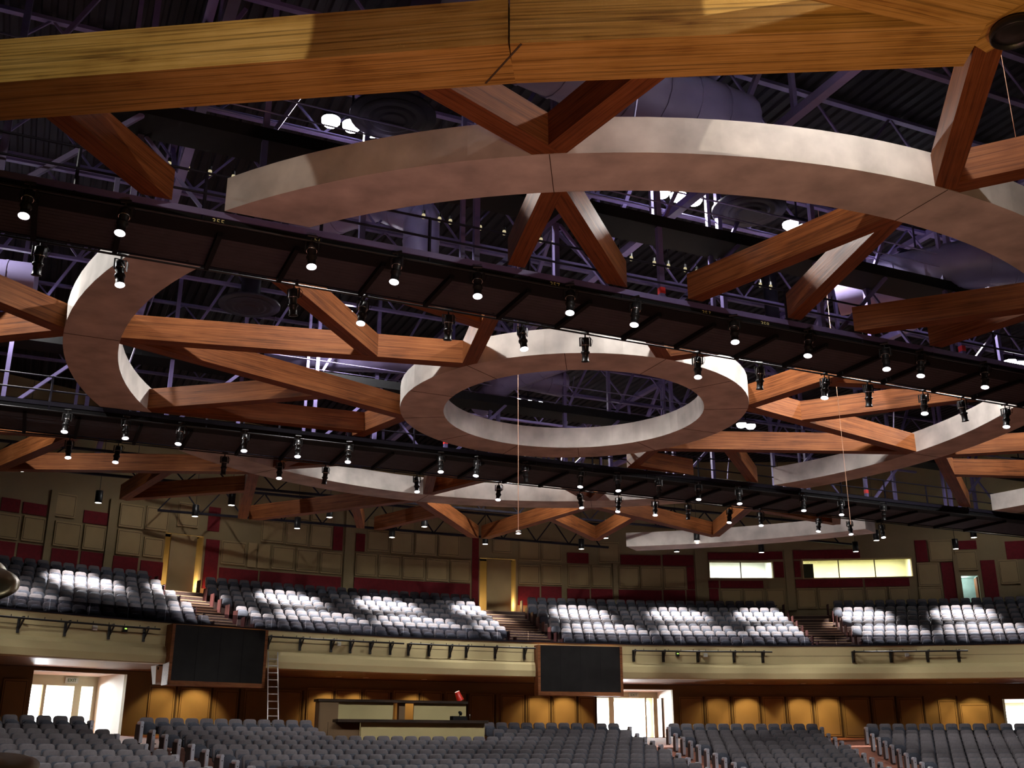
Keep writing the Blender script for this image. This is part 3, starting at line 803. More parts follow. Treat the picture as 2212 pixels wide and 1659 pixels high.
# ------------------------------------------------------------------ catwalks
S0, S1 = -32.0, 52.0
def catwalk(n0, n1, z, idx, sr, upper, label, ulabel):
    cw = root('catwalk', sn(0, (n0 + n1) / 2, z), TS, label, 'catwalk', 'lighting catwalks', 'thing')
    w = n1 - n0; hw = w / 2
    m = MB(); L = sr[1] - sr[0]; c = (sr[0] + sr[1]) / 2
    y = -hw + .62
    while y < hw - .12:
        m.box((c, y + .075, -.01), (L, .135, .07)); y += .15
    m.build('deck', 'deck_grey', cw)
    m = MB(); m.box((c, -hw + .30, -.03), (L, .56, .10)); m.box((c, -hw, .06), (L, .04, .26)); m.build('near_fascia', 'black_matt', cw)
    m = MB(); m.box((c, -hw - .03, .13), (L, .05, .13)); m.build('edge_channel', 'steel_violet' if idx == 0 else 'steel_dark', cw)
    m = MB(); m.box((c, hw, .02), (L, .07, .16)); m.build('far_edge', 'steel_dark', cw)
    x = sr[0] + .5; i = 0
    while x < sr[1]:
        if -8 < x < 40:
            MB().box((x, .12, -.10), (.10, w - .35, .13)).build('cross_joist', 'black_matt', cw)
        x += 1.85 if i % 2 else 1.55
        i += 1
    for yy in (-hw - .02, hw - .1):
        for zz in (.55, 1.0):
            MB().tube((sr[0], yy, zz), (sr[1], yy, zz), .026, n=6).build('handrail', 'steel_dark', cw)
        x = sr[0] + 1.2
        while x < sr[1]:
            if -8 < x < 40: MB().bar((x, yy, -.05), (x, yy, 1.02), .05).build('rail_post', 'steel_dark', cw)
            x += 2.35
    # pipe the spotlights hang from
    MB().tube((sr[0], -hw - .16, -.12), (sr[1], -hw - .16, -.12), .024, n=6).build('light_pipe', 'black_metal', cw)
    MB().tube((sr[0], hw + .06, -.10), (sr[1], hw + .06, -.10), .024, n=6).build('light_pipe', 'black_metal', cw)
    # hangers and upper girder
    ug = root('upper_girder', sn(0, (n0 + n1) / 2 + .15, z), TS, ulabel, 'girder', 'upper girders over the catwalks', 'thing')
    MB().box((c, 0, upper), (L, 1.0, .30)).build('girder_web', 'black_matt', ug)
    for yy in (-.48, .48):
        MB().tube((sr[0], yy, upper + .95), (sr[1], yy, upper + .95), .022, n=6).build('girder_rail', 'duct_skin', ug)
        MB().tube((sr[0], yy, upper + .55), (sr[1], yy, upper + .55), .018, n=6).build('girder_rail', 'duct_skin', ug)
    x = sr[0] + 1.0; i = 0
    top = ROOF - z
    while x < sr[1]:
        if -9 < x < 42:
            yy = .42 if i % 2 else -.42
            MB().box((x, yy, top / 2 + .05), (.13, .13, top - .1)).build('hanger_post', 'steel_violet', ug)
            if i % 3 == 1:
                MB().box((x - .34, yy, top / 2 + .05), (.10, .10, top - .1)).build('hanger_post', 'steel_violet', ug)
            if i % 2 == 0:
                MB().bar((x + .1, yy, .15), (x + 2.4, yy, upper - .15), .10).build('brace', 'steel_violet', ug)
            elif i % 4 == 1:
                MB().bar((x + 2.2, yy, .15), (x + .1, yy, upper - .15), .07).build('brace', 'steel_violet', ug)
            MB().bar((x + .2, yy, upper + .2), (x + 1.9, yy, top - .1), .09).build('upper_brace', 'steel_violet', ug)
            if i % 4 == 2:
                MB().box((x, yy, .75), (.14, .14, .16)).build('red_tape', 'red_tape', ug)
        x += 2.45; i += 1
    return cw
catwalk(19.55, 21.65, EYE + 9.80, 0, (S0, S1), 2.62, 'nearer black lighting catwalk slicing through the large ring', 'dark girder with hangers over the nearer catwalk')
catwalk(34.1, 36.9, EYE + 9.80, 1, (S0, 56.0), 2.62, 'farther black lighting catwalk beyond the small ring', 'dark girder with hangers over the farther catwalk')
# painted numbers along the near fascia
for txt, s in (('355', 2.40), ('356', 4.35), ('357', 9.78), ('357', 13.8), ('358', 15.5)):
    lettering(txt, .17, 'label_yellow', [x for x in COL.objects if x.name == 'catwalk'][0], (s, -1.085, -.03), (math.pi / 2, 0, 0))
# ------------------------------------------------------------------ roof steel, ducts, diffusers
def joist(n, z0, z1, s0, s1, label, step=1.3, lit='steel_violet'):
    j = root('roof_joist', sn(0, n, z0), TS, label, 'truss', 'roof joists', 'thing')
    L = s1 - s0; c = (s0 + s1) / 2; h = z1 - z0
    MB().box((c, 0, h), (L, .16, .10)).build('top_chord', lit, j)
    MB().box((c, 0, 0), (L, .14, .10)).build('bottom_chord', lit, j)
    m = MB(); x = s0; u = 1
    while x < s1 - step:
        m.bar((x, 0, 0 if u else h), (x + step, 0, h if u else 0), .055); x += step; u = 1 - u
    o = m.build('web_lattice', lit, j)
    return j
NJ = ['over the stage edge', 'over the heavy front beam', 'behind the heavy front beam', 'over the nearer catwalk', 'just past the nearer catwalk', 'before the small ring',
      'over the small ring', 'past the small ring', 'before the farther catwalk', 'past the farther catwalk', 'over the shallow ring arc', 'over the last catwalk', 'by the rear wall']
for i, n in enumerate((6, 11, 15.2, 18.6, 23.4, 27.2, 30.6, 33.2, 39.6, 43.4, 47.3, 52.6)):
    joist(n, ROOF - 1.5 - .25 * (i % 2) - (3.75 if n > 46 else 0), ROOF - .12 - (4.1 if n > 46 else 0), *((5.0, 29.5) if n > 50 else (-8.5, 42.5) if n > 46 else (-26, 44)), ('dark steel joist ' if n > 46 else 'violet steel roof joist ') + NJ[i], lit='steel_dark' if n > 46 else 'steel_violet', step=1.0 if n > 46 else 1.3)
def girder(s, n0, n1, label):
    j = root('roof_truss', sn(s, 0, ROOF - 3.0), TS, label, 'truss', 'deep roof trusses', 'thing')
    h = 2.85; L = n1 - n0; c = (n0 + n1) / 2
    MB().box((0, c, h), (.22, L, .2)).build('top_chord', 'steel_violet', j)
    MB().box((0, c, 0), (.22, L, .2)).build('bottom_chord', 'steel_violet', j)
    y = n0; i = 0
    while y < n1 - 3.0:
        MB().box((0, y, h / 2), (.11, .11, h)).build('post', 'steel_violet', j)
        MB().bar((0, y, 0 if i % 2 else h), (0, y + 3.0, h if i % 2 else 0), .12).build('diagonal', 'steel_violet', j)
        y += 3.0; i += 1
    return j
for s, lab in ((-9.5, 'above the C-shaped ring arc'), (2.0, 'above the cut end of the front arc'), (14.0, 'above the small ring'), (25.5, 'above the shaded ring arc')):
    girder(s, 4, 56, 'deep violet roof truss running away from stage ' + lab)
# steel props between canopy and roof (thin rods)
def rod(a, b, r, label):
    m = MB(); o = m.tube((0, 0, 0), Vector(b) - Vector(a), r, n=6).build('hanger_rod', 'duct_skin', None, a)
    tag(o, label, 'rod', 'thin hanger rods')
for i, (k, r) in enumerate([(0, 14.2), (1, 14.2), (2, 14.2), (3, 14.2), (4, 14.2), (5, 14.2), (6, 14.2), (8, 14.2), (9, 14.2), (10, 14.2)]):
    a = -95.5 + 30 * k + 6
    p = rp(r, a)
    rod((p[0], p[1], HZ + RT - .02), (p[0] + .9, p[1] + .7, ROOF - .05), .025, 'thin rod holding the large ring past the %s' % jn(k))

def duct(pts, r, label, rib=0.7):
    d = root('air_duct', pts[0], 0, label, 'duct', 'air ducts')
    q = [Vector(p) - Vector(pts[0]) for p in pts]
    m = MB(); m.path(q, r, 18)
    for p in q[1:-1]:
        m.lathe([(0.001, -r), (r * .5, -r * .866), (r * .866, -r * .5), (r, 0), (r * .866, r * .5), (r * .5, r * .866), (0.001, r)], 16, p)
    m.build('duct_pipe', 'duct_skin', d)
    for a, b in zip(q, q[1:]):
        L = (b - a).length; n = int(L / rib)
        for i in range(1, n):
            c = a + (b - a) * (i / n); u = (b - a).normalized() * .03
            MB().tube(c - u, c + u, r * 1.03, n=18).build('seam_band', 'duct_skin', d)
    return d
duct([(-2.60, 27.5, EYE + 12.9), (-2.60, 27.5, EYE + 14.4), (-4.0, 28.4, EYE + 15.4), (-8, 31, EYE + 15.4)], .52, 'upright lavender duct elbow behind the front ring arc')
duct([(5.0, 20.6, EYE + 13.0), (2.2, 18.9, EYE + 13.0), (-1.6, 16.5, EYE + 13.2)], .80, 'fat lavender duct above the front ring arc')
duct([(-1.3, 39.6, EYE + 12.6), (-.2, 38.2, EYE + 13.2), (2.4, 36.4, EYE + 13.6), (6, 34, EYE + 13.8)], .48, 'lavender duct seen through the small ring')
duct([(9.8, 29.5, EYE + 13.0), (13.6, 27.8, EYE + 13.2), (20, 26.5, EYE + 13.2)], .75, 'dark duct behind the struts near the nearer catwalk')
duct([(-22, 22.5, EYE + 11.6), (-12.5, 25.6, EYE + 11.6)], .45, 'pale duct lit white at the picture edge below the nearer catwalk')
duct([(-9.0, 36.5, EYE + 13.6), (-2.0, 37.5, EYE + 13.6), (2, 40, EYE + 13.6)], .5, 'shadowed duct behind the long struts')

def diffuser(x, y, z, label, r=.98):
    d = root('ceiling_diffuser', (x, y, z), 0, label, 'air vent', 'round ceiling diffusers')
    MB().lathe([(r * .22, .0), (r, .0), (r, .08), (r * .35, .30), (r * .2, .30)], 32).build('diffuser_plate', 'diffuser_black', d)
    for i, q in enumerate((.30, .48, .68)):
        MB().lathe([(r * q, -.10 + .03 * i), (r * (q + .13), -.02), (r * (q + .12), .0), (r * q, -.06 + .03 * i)], 32).build('vane_ring', 'diffuser_black', d)
    MB().tube((0, 0, .28), (0, 0, ROOF - z - .02), r * .32, n=16).build('neck_duct', 'steel_dark', d)
diffuser(-2.7, 20.9, EYE + 13.5, 'round black diffuser beside the bright lamp above the front arc')
diffuser(6.3, 25.3, EYE + 13.5, 'round black diffuser under the inner edge of the front arc')
diffuser(-8.5, 31.8, EYE + 13.5, 'round black diffuser above the long struts by the C-shaped arc')
diffuser(15.1, 43.2, EYE + 13.5, 'round black diffuser above the shaded ring arc')
diffuser(9.3, 35.2, EYE + 13.2, 'round black diffuser half hidden between nearer catwalk and small ring', .8)

# ------------------------------------------------------------------ house lights
HOUSE = [(-3.9, 22.5, 'beside the round diffuser over the front arc', 3), (4.56, 26.0, 'under the inner edge of the front arc', 3), (8.3, 27.8, 'behind the paired struts', 2), (12.6, 30.1, 'above the second pair of struts', 3),
         (16.4, 32.1, 'at the picture edge above the struts', 3), (19.8, 39.4, 'lowest at the picture edge', 2), (0.7, 44.5, 'seen through the small ring beside the cord', 3), (4.45, 46.3, 'seen through the small ring, twin lamps', 2),
         (-16.0, 31.0, 'below the nearer catwalk at the picture edge', 2), (27.0, 55.0, 'behind the outer beams over the balcony end', 2),
         (-9.0, 3.0, 'over the cymbals out of view', 2), (5.5, 8.5, 'over the stage edge out of view', 2), (-6.0, 34.2, 'hidden above the long struts', 2), (11.0, 48.0, 'hidden above the shallow ring arc', 2), (-13.0, 46.5, 'hidden over the balcony block above the first exit doorway', 2), (6.5, 15.0, 'added out of view above the heavy beam', 2), (-15.5, 22.5, 'added unseen past the picture edge by the nearer catwalk', 2)]  # last two clusters are unseen, added to light the ring faces
HF = {9: .04, 14: .1, 13: .2, 12: .8, 5: .6, 7: .7, 8: 1.5, 10: .1, 11: .12, 15: .35}
for i, (x, y, where, k) in enumerate(HOUSE):
    z = EYE + 14.3
    h = root('house_light', (x, y, z), TS, 'cluster of bright white house lamps ' + where, 'light fixture', 'bright house light clusters')
    MB().box((0, 0, .26), (.42 * k + .2, .10, .08)).build('mounting_bar', 'steel_dark', h)
    MB().tube((0, 0, .28), (0, 0, ROOF - z - .02), .03, n=6).build('stem', 'steel_dark', h)
    for j in range(k):
        xx = (j - (k - 1) / 2) * .52
        o = MB().lathe([(.08, .22), (.19, .17), (.24, .06), (.235, .05), (.07, .20)], 14, (xx, 0, 0)).build('reflector', 'steel_dark', h)
        MB().lathe([(0.001, -.13), (.15, -.11), (.22, -.03), (.23, .05), (.16, .12), (0.001, .13)], 14, (xx, 0, 0)).build('lamp_globe', 'house_glow', o)
    lamp('SPOT', (0, 0, -.20), HOUSE_W * HF.get(i, 1.0), (1.0, .97, .93), .14, h, name='house_lamp', spot=150, blend=.3)

# tiny hanging lamps in a line under the roof
BS = [.61, .95, 1.35, 1.75, 2.2, 2.75, 3.34, 8.51, 8.98, 9.3, 9.65, 10.2, 10.94, 12.1, 12.5, 14.2, 14.71, 15.1, 15.9, 16.4, 17.0, 17.42, 19.8, 20.2, 22.09, 23.3]
b0 = None
for i, s in enumerate(BS):
    k = 23.9 / 25.0
    loc = sn(s * k, 23.9, EYE + 13.92 * k)
    lab = 'tiny hanging lamp behind the nearer catwalk, %s in its line from the cymbals' % nth(i + 1)
    if b0 is None:
        b0 = root('hanging_bulb', loc, 0, lab, 'lamp', 'tiny hanging lamps')
        MB().tube((0, 0, 0), (0, 0, .10), .045, n=8).build('cap', 'black_metal', b0)
        MB().lathe([(0.001, -.13), (.045, -.12), (.05, -.03), (.04, 0)], 8).build('glass', 'bulb_glow', b0)
        MB().tube((0, 0, .1), (0, 0, ROOF - EYE - 13.92 * k - .02), .006, n=5).build('cord', 'black_matt', b0)
    else: dup(b0, loc, 0, lab)

# ------------------------------------------------------------------ spotlights on the catwalks
def spotlight_proto(lit, nm):
    r = root(nm, (0, 0, -50))
    # local frame: hangs from origin, local -Y towards the stage
    MB().tube((-.10, 0, 0.02), (.10, 0, 0.02), .03, n=8).bar((0, 0, .04), (0, 0, -.10), .03).build('clamp', 'black_metal', r)
    y = MB(); y.bar((-.13, 0, -.10), (.13, 0, -.10), .03, .012)
    for x in (-.13, .13): y.bar((x, 0, -.10), (x, -.02, -.34), .012, .035)
    y.build('yoke', 'black_metal', r)
    tilt = math.radians(16 if lit else -12)
    rot = Matrix.Rotation(-tilt, 3, 'X')
    c = Vector((0, -.01, -.33))
    def P(z): return c + rot @ Vector((0, 0, z))
    b = MB(); b.lathe([(.05, .22), (.10, .19), (.105, .02), (.085, -.04), (.085, -.12)], 14, c, rot)
    bo = b.build('body', 'black_metal', r)
    MB().lathe([(.108, .035), (.112, .03), (.112, .015), (.108, .01)], 14, c, rot).build('heat_ring', 'chrome', bo)
    MB().lathe([(.08, -.12), (.11, -.14), (.11, -.18), (.085, -.20), (.085, -.36), (.10, -.37), (.10, -.395), (.08, -.395), (.078, -.20)], 14, c, rot).build('lens_tube', 'black_metal', bo)
    MB().lathe([(0.001, -.404), (.099, -.398), (.099, -.392), (0.001, -.39)], 16, c, rot).build('lens', 'lens_glow' if lit else 'screen_black', r)
    MB().path([(.10, .02, -.05), (.19, .05, -.16), (.16, .06, -.28), (.06, .05, -.2)], .006, 5).build('cable', 'black_matt', r)
    return r
P_LIT = P_OFF = None
def hang(s, n, z, lit, label, rz=0.0, grp='stage spotlights on the catwalks'):
    global P_LIT, P_OFF
    pr = P_LIT if lit else P_OFF
    loc = sn(s, n, z)
    if pr is None:
        pr = spotlight_proto(lit, 'stage_spotlight')
        pr.location = loc; pr.rotation_euler = (0, 0, rz); tag(pr, label, 'spotlight', grp)
        if lit: P_LIT = pr
        else: P_OFF = pr
    else: dup(pr, loc, rz, label)
def rz_of(s, n):
    x, y, _ = sn(s, n)
    return math.atan2(y, x) - math.pi / 2 + random.uniform(-.5, .5)
MT = EYE + 9.76
NEAR1 = [(-1.0, 1), (.67, 1), (4.25, 1), (6.05, 1), (7.86, 1), (10.09, 1), (11.77, 1), (14.47, 1), (16.68, 1), (19.11, 1), (20.3, 1), (22.54, 1)]
FAR1 = [(-.75, 0), (.8, 1), (4.43, 0), (6.02, 1), (8.09, 0), (9.99, 1), (11.71, 0), (15.0, 1), (16.96, 0), (19.14, 1), (20.65, 0), (22.69, 1), (24.17, 0), (25.91, 1)]
NEAR2 = [(.3, 1), (2.0, 1), (3.66, 1), (5.67, 1), (7.41, 1), (9.15, 1), (12.45, 1), (13.83, 1), (15.7, 0), (17.96, 1), (19.5, 1), (21.3, 0), (23.1, 1), (24.97, 1), (28.12, 1), (30.07, 1), (32.3, 0)]
FAR2 = [(.5, 1), (2.03, 1), (5.55, 0), (7.49, 1), (9.15, 0), (12.63, 1), (15.98, 1), (19.52, 1), (21.28, 1), (23.0, 1), (24.6, 0), (26.68, 1), (28.28, 1), (31.42, 1), (33.15, 1), (35.0, 1)]
for lst, n, z, where in ((NEAR1, 19.38, MT, 'stage edge of nearer catwalk'), (FAR1, 21.74, MT - .05, 'rear edge of nearer catwalk'),
                         (NEAR2, 33.92, MT - .02, 'stage edge of farther catwalk'), (FAR2, 36.98, MT - .06, 'rear edge of farther catwalk')):
    for i, (s, lit) in enumerate(lst):
        st = 'glowing black spotlight' if lit else 'unlit black spotlight'
        hang(s, n, z, lit, '%s, %s, %s from the cymbals' % (st, where, nth(i + 1)), rz_of(s, n))

# ------------------------------------------------------------------ pendant downlights over the balcony
def pendant_proto(loc, label):
    r = root('pendant_downlight', loc, 0, label, 'pendant light', 'pendant downlights over the balcony')
    MB().lathe([(.05, .56), (.155, .54), (.155, .02), (.148, .0), (.14, .0), (.14, .1), (.02, .12)], 16).build('can', 'black_metal', r)
    MB().lathe([(0.001, .004), (.135, .004), (.135, .03), (0.001, .03)], 16).build('lens', 'pendant_glow', r)
    MB().tube((0, 0, .54), (0, 0, ROOF - loc[2] - .02), .012, n=6).build('stem', 'black_metal', r)
    return r
PA = [(138.99, 10.04), (132.82, 10.13), (127.06, 10.15), (120.84, 10.25), (114.52, 10.19), (108.05, 10.24), (101.95, 10.3), (95.55, 10.32), (89.55, 10.41), (83.3, 10.4), (77.0, 10.4)]
PB = [(133.01, 9.98), (127.52, 9.98), (121.3, 10.0), (115.2, 10.0), (108.97, 10.0), (102.4, 10.08), (95.86, 10.03), (90.1, 10.15), (83.84, 10.15), (77.46, 10.13)]
p0 = None; PZ = EYE + 10.12
for (lst, R, nm) in ((PA, 43.5, 'nearer row'), (PB, 46.0, 'farther row')):
    for i, (t, z) in enumerate(lst):
        loc = pol(R if R < 45 else 46.8, t, PZ)
        lab = 'black can pendant with glowing face, %s of the %s over the balcony' % (nth(i + 1), nm)
        if p0 is None: p0 = q = pendant_proto(loc, lab)
        else: q = dup(p0, loc, 0, lab)
        l = lamp('SPOT', (0, 0, -.02), PENDANT_W * (1.0 if R > 45 else .9), (1.0, .94, .88), .09, q, name='pendant_lamp', spot=58, blend=.4)
        a = math.radians(t)
        off = .20 if R > 45 else .02
        l.rotation_euler = (0, -off, a)

# small lamp on the long cord below the small ring
c = root('cord_lamp', (.18, 30.0, EYE + 5.77), 0, 'small white lamp dangling on a long pale cord below the small ring', 'pendant light')
MB().tube((0, 0, .06), (0, 0, ROOF - EYE - 5.77 - .02), .009, n=6).build('cord', 'cord_orange', c)
MB().lathe([(.02, .07), (.07, .05), (.075, .0), (.06, -.01)], 12).build('shade', 'white_plastic', c)
MB().lathe([(0.001, -.012), (.06, -.008), (.06, .0), (0.001, .0)], 12).build('lens', 'pendant_glow', c)
for (x, y, z0, lab) in ((9.65, 30.0, 6.0, 'thin dark wire hanging in front of the booth windows'), (8.14, 15.0, 9.30, 'thin pale wire hanging beside the strut at the top corner')):
    o = MB().tube((0, 0, 0), (0, 0, ROOF - EYE - z0), .006, n=5).build('hanging_wire', 'cord_orange', None, (x, y, EYE + z0)); tag(o, lab, 'wire')
# ------------------------------------------------------------------ warm wash lights under the balcony
WASH = [(138.6, .3), (128.5, .5), (126.7, 1.0), (118.9, .9), (117.2, .9), (113.5, .9), (105.6, .7), (103.9, 1.1), (93.8, .5), (91.9, 1.2), (88.5, 1.1), (86.7, 1.0), (79.3, .5), (77.7, 1.1)]
WPL = ['past the first exit doorway', 'beside the first exit doorway', 'behind the first screen', 'behind the ladder', 'over the end of the control desk', 'over the desk lamp', 'between desk and second screen', 'beside the second doorway',
       'over the first panels past the second doorway', 'over the second pair of panels', 'over the brightest panels', 'beside the brightest panels', 'before the last doorway', 'next to the last doorway']
w0 = None
for (t, k), nm in zip(WASH, WPL):
    loc = pol(45.2, t, FZ0 + .02)
    lab = 'small recessed downlight in the brown soffit ' + nm
    if w0 is None:
        w0 = q = root('recessed_downlight', loc, 0, lab, 'downlight', 'recessed downlights under the balcony')
        MB().lathe([(.10, .0), (.14, -.002), (.14, -.012), (.10, -.012)], 16).build('trim_ring', 'white_plastic', q)
        MB().lathe([(0.001, -.003), (.10, -.003), (.10, .0), (0.001, .0)], 12).build('lens', 'warm_glow', q)
    else: q = dup(w0, loc, 0, lab)
    l = lamp('SPOT', (0, 0, -.03), WASH_W * k * 1.6, (1.0, .60, .22), .06, q, name='wash_lamp', spot=82, blend=.5)
    l.rotation_euler = (0, -.42, math.radians(t))

# ------------------------------------------------------------------ lighting pipes on the balcony front
PIPES = [([140.6, 139.14, 136.75, 134.42, 132.5, 131.85], 'beside the first screen above the first exit doorway'), ([125.37, 125.25, 123.27, 121.31, 120.09, 118.81, 117.51, 116.81], 'above the ladder'),
         ([116.5, 116.32, 114.97, 113.57, 112.49, 110.55, 108.56, 107.96], 'next to the second screen over the desk'), ([101.31, 101.08, 99.04, 96.69, 94.22, 92.27, 91.74], 'over the second doorway'), ([86.42, 86.24, 83.79, 81.44, 79.48, 78.96], 'farthest along over the last panels')]
for q, where in PIPES:
    tm = (q[0] + q[-1]) / 2
    r = root('lighting_pipe', pol(41.2, tm, EYE + 4.34), 0, 'empty black lighting pipe on brackets ' + where, 'pipe', 'lighting pipes on the balcony front')
    o0 = Vector(r.location)
    m = MB(); k = 12
    pts = [Vector(pol(41.2, q[0] + (q[-1] - q[0]) * i / k, EYE + 4.34)) - o0 for i in range(k + 1)]
    m.path(pts, .036, 8).build('pipe', 'black_metal', r)
    for t in q[1:-1]:
        a = math.radians(t)
        top = Vector(pol(41.2, t, EYE + 4.34)) - o0; wt = Vector(pol(41.58, t, EYE + 4.34)) - o0; wb = Vector(pol(41.56, t, EYE + 3.86)) - o0
        MB().bar(top + Vector((0, 0, .04)), wt, .06, .07).bar(wt + Vector((0, 0, .05)), wb, .10, .10).bar(top - Vector((0, 0, .02)), wb + Vector((0, 0, .08)), .05, .05).build('bracket', 'black_metal', r)
    t = q[0] - .8
    while t > q[-1] + .3:
        p = Vector(pol(41.2, t, EYE + 4.37)) - o0
        MB().tube(p, p + Vector((0, 0, .07)), .014, n=6).build('hook', 'black_metal', r)
        t -= .85
for t, z, lab in ((135.25, 4.24, 'under the pipe beside the first screen'), (120.86, 4.22, 'under the pipe above the ladder'), (96.16, 4.2, 'under the pipe over the second doorway'), (82.76, 4.2, 'under the farthest pipe')):
    r = root('wall_box', pol(41.55, t, EYE + z), math.radians(t), 'small white box ' + lab, 'outlet box', 'small boxes on the balcony front')
    MB().box((-.04, 0, 0), (.10, .17, .17)).build('box_shell', 'white_plastic', r); MB().box((-.095, 0, 0), (.01, .12, .12)).build('cover', 'sign_white', r)
for t, z, lab in ((133.61, 4.26, 'under the pipe beside the first screen'), (98.09, 4.22, 'under the pipe over the second doorway')):
    r = root('signal_box', pol(41.55, t, EYE + z), math.radians(t), 'small black box with green light ' + lab, 'signal light', 'small boxes on the balcony front')
    MB().box((-.05, 0, 0), (.12, .16, .20)).build('box_shell', 'black_metal', r); MB().box((-.115, 0, .03), (.01, .09, .05)).build('green_light', 'led_green', r)

# ------------------------------------------------------------------ glass guard on the balcony edge
g = root('glass_guard', pol(41.75, 100, FZ1 + .05), 0, 'low tinted glass guard along the balcony front edge', 'railing')
o0 = Vector(g.location)
t = 62.0
while t < 146:
    m = MB(); m.arcprism([(41.74, FZ1 + .05), (41.76, FZ1 + .05), (41.76, FZ1 + .52), (41.74, FZ1 + .52)], t + .02, t + 2.08, .7)
    m.v = [tuple(Vector(p) - o0) for p in m.v]
    m.build('pane', 'guard_glass', g)
    t += 2.1

# ------------------------------------------------------------------ two big screens
def screen(t0, t1, R, z0, z1, label):
    tm = (t0 + t1) / 2
    w = 2 * R * math.sin(math.radians(abs(t0 - t1) / 2)); h = z1 - z0
    r = root('display_screen', pol(R, tm, EYE + z0), math.radians(tm) - math.pi / 2, label, 'screen', 'large screens on the balcony front')
    MB().box((0, .30, h / 2), (w, .55, h)).build('cabinet', 'screen_wood', r)
    f = MB(); e = .17
    f.box((0, 0, e / 2), (w, .10, e)).box((-w / 2 + .06, 0, h / 2), (.12, .10, h)).box((w / 2 - .06, 0, h / 2), (.12, .10, h))
    f.build('frame', 'screen_wood', r)
    pw = w - .22; ph = h - e - .02; nx = 4; ny = 3
    MB().box((0, .01, e + ph / 2), (pw, .06, ph)).build('display_face', 'screen_black', r)
    for i in range(1, nx): MB().box((-pw / 2 + pw * i / nx, -.022, e + ph / 2), (.012, .006, ph)).build('module_joint', 'black_matt', r)
    return r
screen(131.3, 125.62, 40.95, 2.26, 4.56, 'large dark screen in a wooden frame beside the ladder')
screen(107.92, 102.12, 40.95, 2.24, 4.49, 'large dark screen in a wooden frame beside the second doorway')
# white loudspeaker under the balcony edge
r = root('loudspeaker', pol(42.4, 130.95, EYE + 2.34), math.radians(130.95) + math.pi / 2, 'white tapered loudspeaker under the balcony beside the first screen', 'loudspeaker')
m = MB(); m.add([(-.16, -.14, 0), (.16, -.14, 0), (.16, .14, 0), (-.16, .14, 0), (-.27, -.2, .70), (.27, -.2, .70), (.27, .3, .70), (-.27, .3, .70)], [(3, 2, 1, 0), (4, 5, 6, 7), (0, 1, 5, 4), (1, 2, 6, 5), (2, 3, 7, 6), (3, 0, 4, 7)])
m.build('speaker_box', 'white_paint', r)
MB().add([(.10, .146, .1), (.14, .146, .1), (.20, .29, .64), (.15, .29, .64)], [(0, 1, 2, 3)]).build('slot', 'black_matt', r)
MB().box((0, 0, .71), (.2, .2, .06)).build('mounting', 'white_paint', r)

# ------------------------------------------------------------------ ladder leaning on the balcony front
base_t, top_t = 125.6, 125.05
lb = Vector(pol(39.2, 125.95, floor_z(39.2))); lt = Vector(pol(41.30, 125.05, EYE + 3.72))
ld = root('ladder', lb, 0, 'tall aluminium ladder leaning against the balcony front', 'ladder')
ax = (lt - lb); side = Vector((math.sin(math.radians(125.5)), -math.cos(math.radians(125.5)), 0))
for s in (-1, 1):
    MB().bar(side * (.23 * s), ax * 1.0 + side * (.21 * s), .035, .075).build('rail', 'aluminium', ld)
    MB().box(tuple(side * (.23 * s) + Vector((0, 0, .03))), (.06, .09, .06)).build('foot', 'black_metal', ld)
n = 13
for i in range(1, n):
    c = ax * (i / n)
    MB().tube(c - side * .22, c + side * .22, .018, n=8).build('rung', 'aluminium', ld)

# ------------------------------------------------------------------ control desk
DN = 41.4
dz = floor_z(36.5)
dk = root('control_desk', sn(14.4, DN + .4, dz), TS, 'two-tier control desk with dark tops behind the middle seats', 'desk', None, 'thing')
def dl(s, n, z): return (s - 14.4, n - DN - .4, EYE + z - dz)
def dbox(nm, s0, s1, n0, n1, z0, z1, mat):
    a, b = dl(s0, n0, z0), dl(s1, n1, z1)
    return MB().box(((a[0] + b[0]) / 2, (a[1] + b[1]) / 2, (a[2] + b[2]) / 2), (abs(b[0] - a[0]), abs(b[1] - a[1]), abs(b[2] - a[2]))).build(nm, mat, dk)
dbox('lower_top', 11.27, 17.46, DN - .05, DN + .75, .90, 1.01, 'desk_wood')
dbox('lower_panel', 12.25, 17.40, DN + .2, DN + .28, -.28, .90, 'desk_panel')
dbox('lower_side_panel', 11.0, 12.25, DN + .35, DN + .42, -.28, .90, 'desk_side')
dbox('upper_top', 10.85, 17.17, DN + 1.45, DN + 2.2, 1.70, 1.80, 'desk_wood')
dbox('upper_panel', 11.68, 13.98, DN + 1.62, DN + 1.68, -.2, 1.70, 'desk_panel')
dbox('upper_panel', 14.86, 17.15, DN + 1.62, DN + 1.68, -.2, 1.70, 'desk_panel')
dbox('upper_post', 14.24, 14.50, DN + 1.66, DN + 1.9, -.2, 1.70, 'desk_side')
dbox('upper_side_panel', 10.9, 11.68, DN + 1.5, DN + 1.57, -.3, 1.70, 'desk_side')
dbox('upper_side_panel', 10.9, 10.97, DN + 1.5, DN + 2.1, -.3, 1.70, 'desk_side')
# red desk lamp
lp = root('desk_lamp', sn(16.95, DN + 1.75, EYE + 1.80), TS, 'red shaded desk lamp on the upper desk top', 'lamp')
MB().lathe([(.0, .02), (.09, .015), (.10, 0)], 14).build('lamp_base', 'red_plastic', lp)
rot = Matrix.Rotation(math.radians(-24), 3, 'Y')
MB().lathe([(.155, .02), (.10, .40), (.09, .41), (.145, .02)], 18, (0, 0, .02), rot).build('lamp_shade', 'red_plastic', lp)
MB().lathe([(0.001, .395), (.10, .395), (.10, .405), (0.001, .405)], 14, (0, 0, .02), rot).build('lamp_mouth', 'lamp_tip', lp)
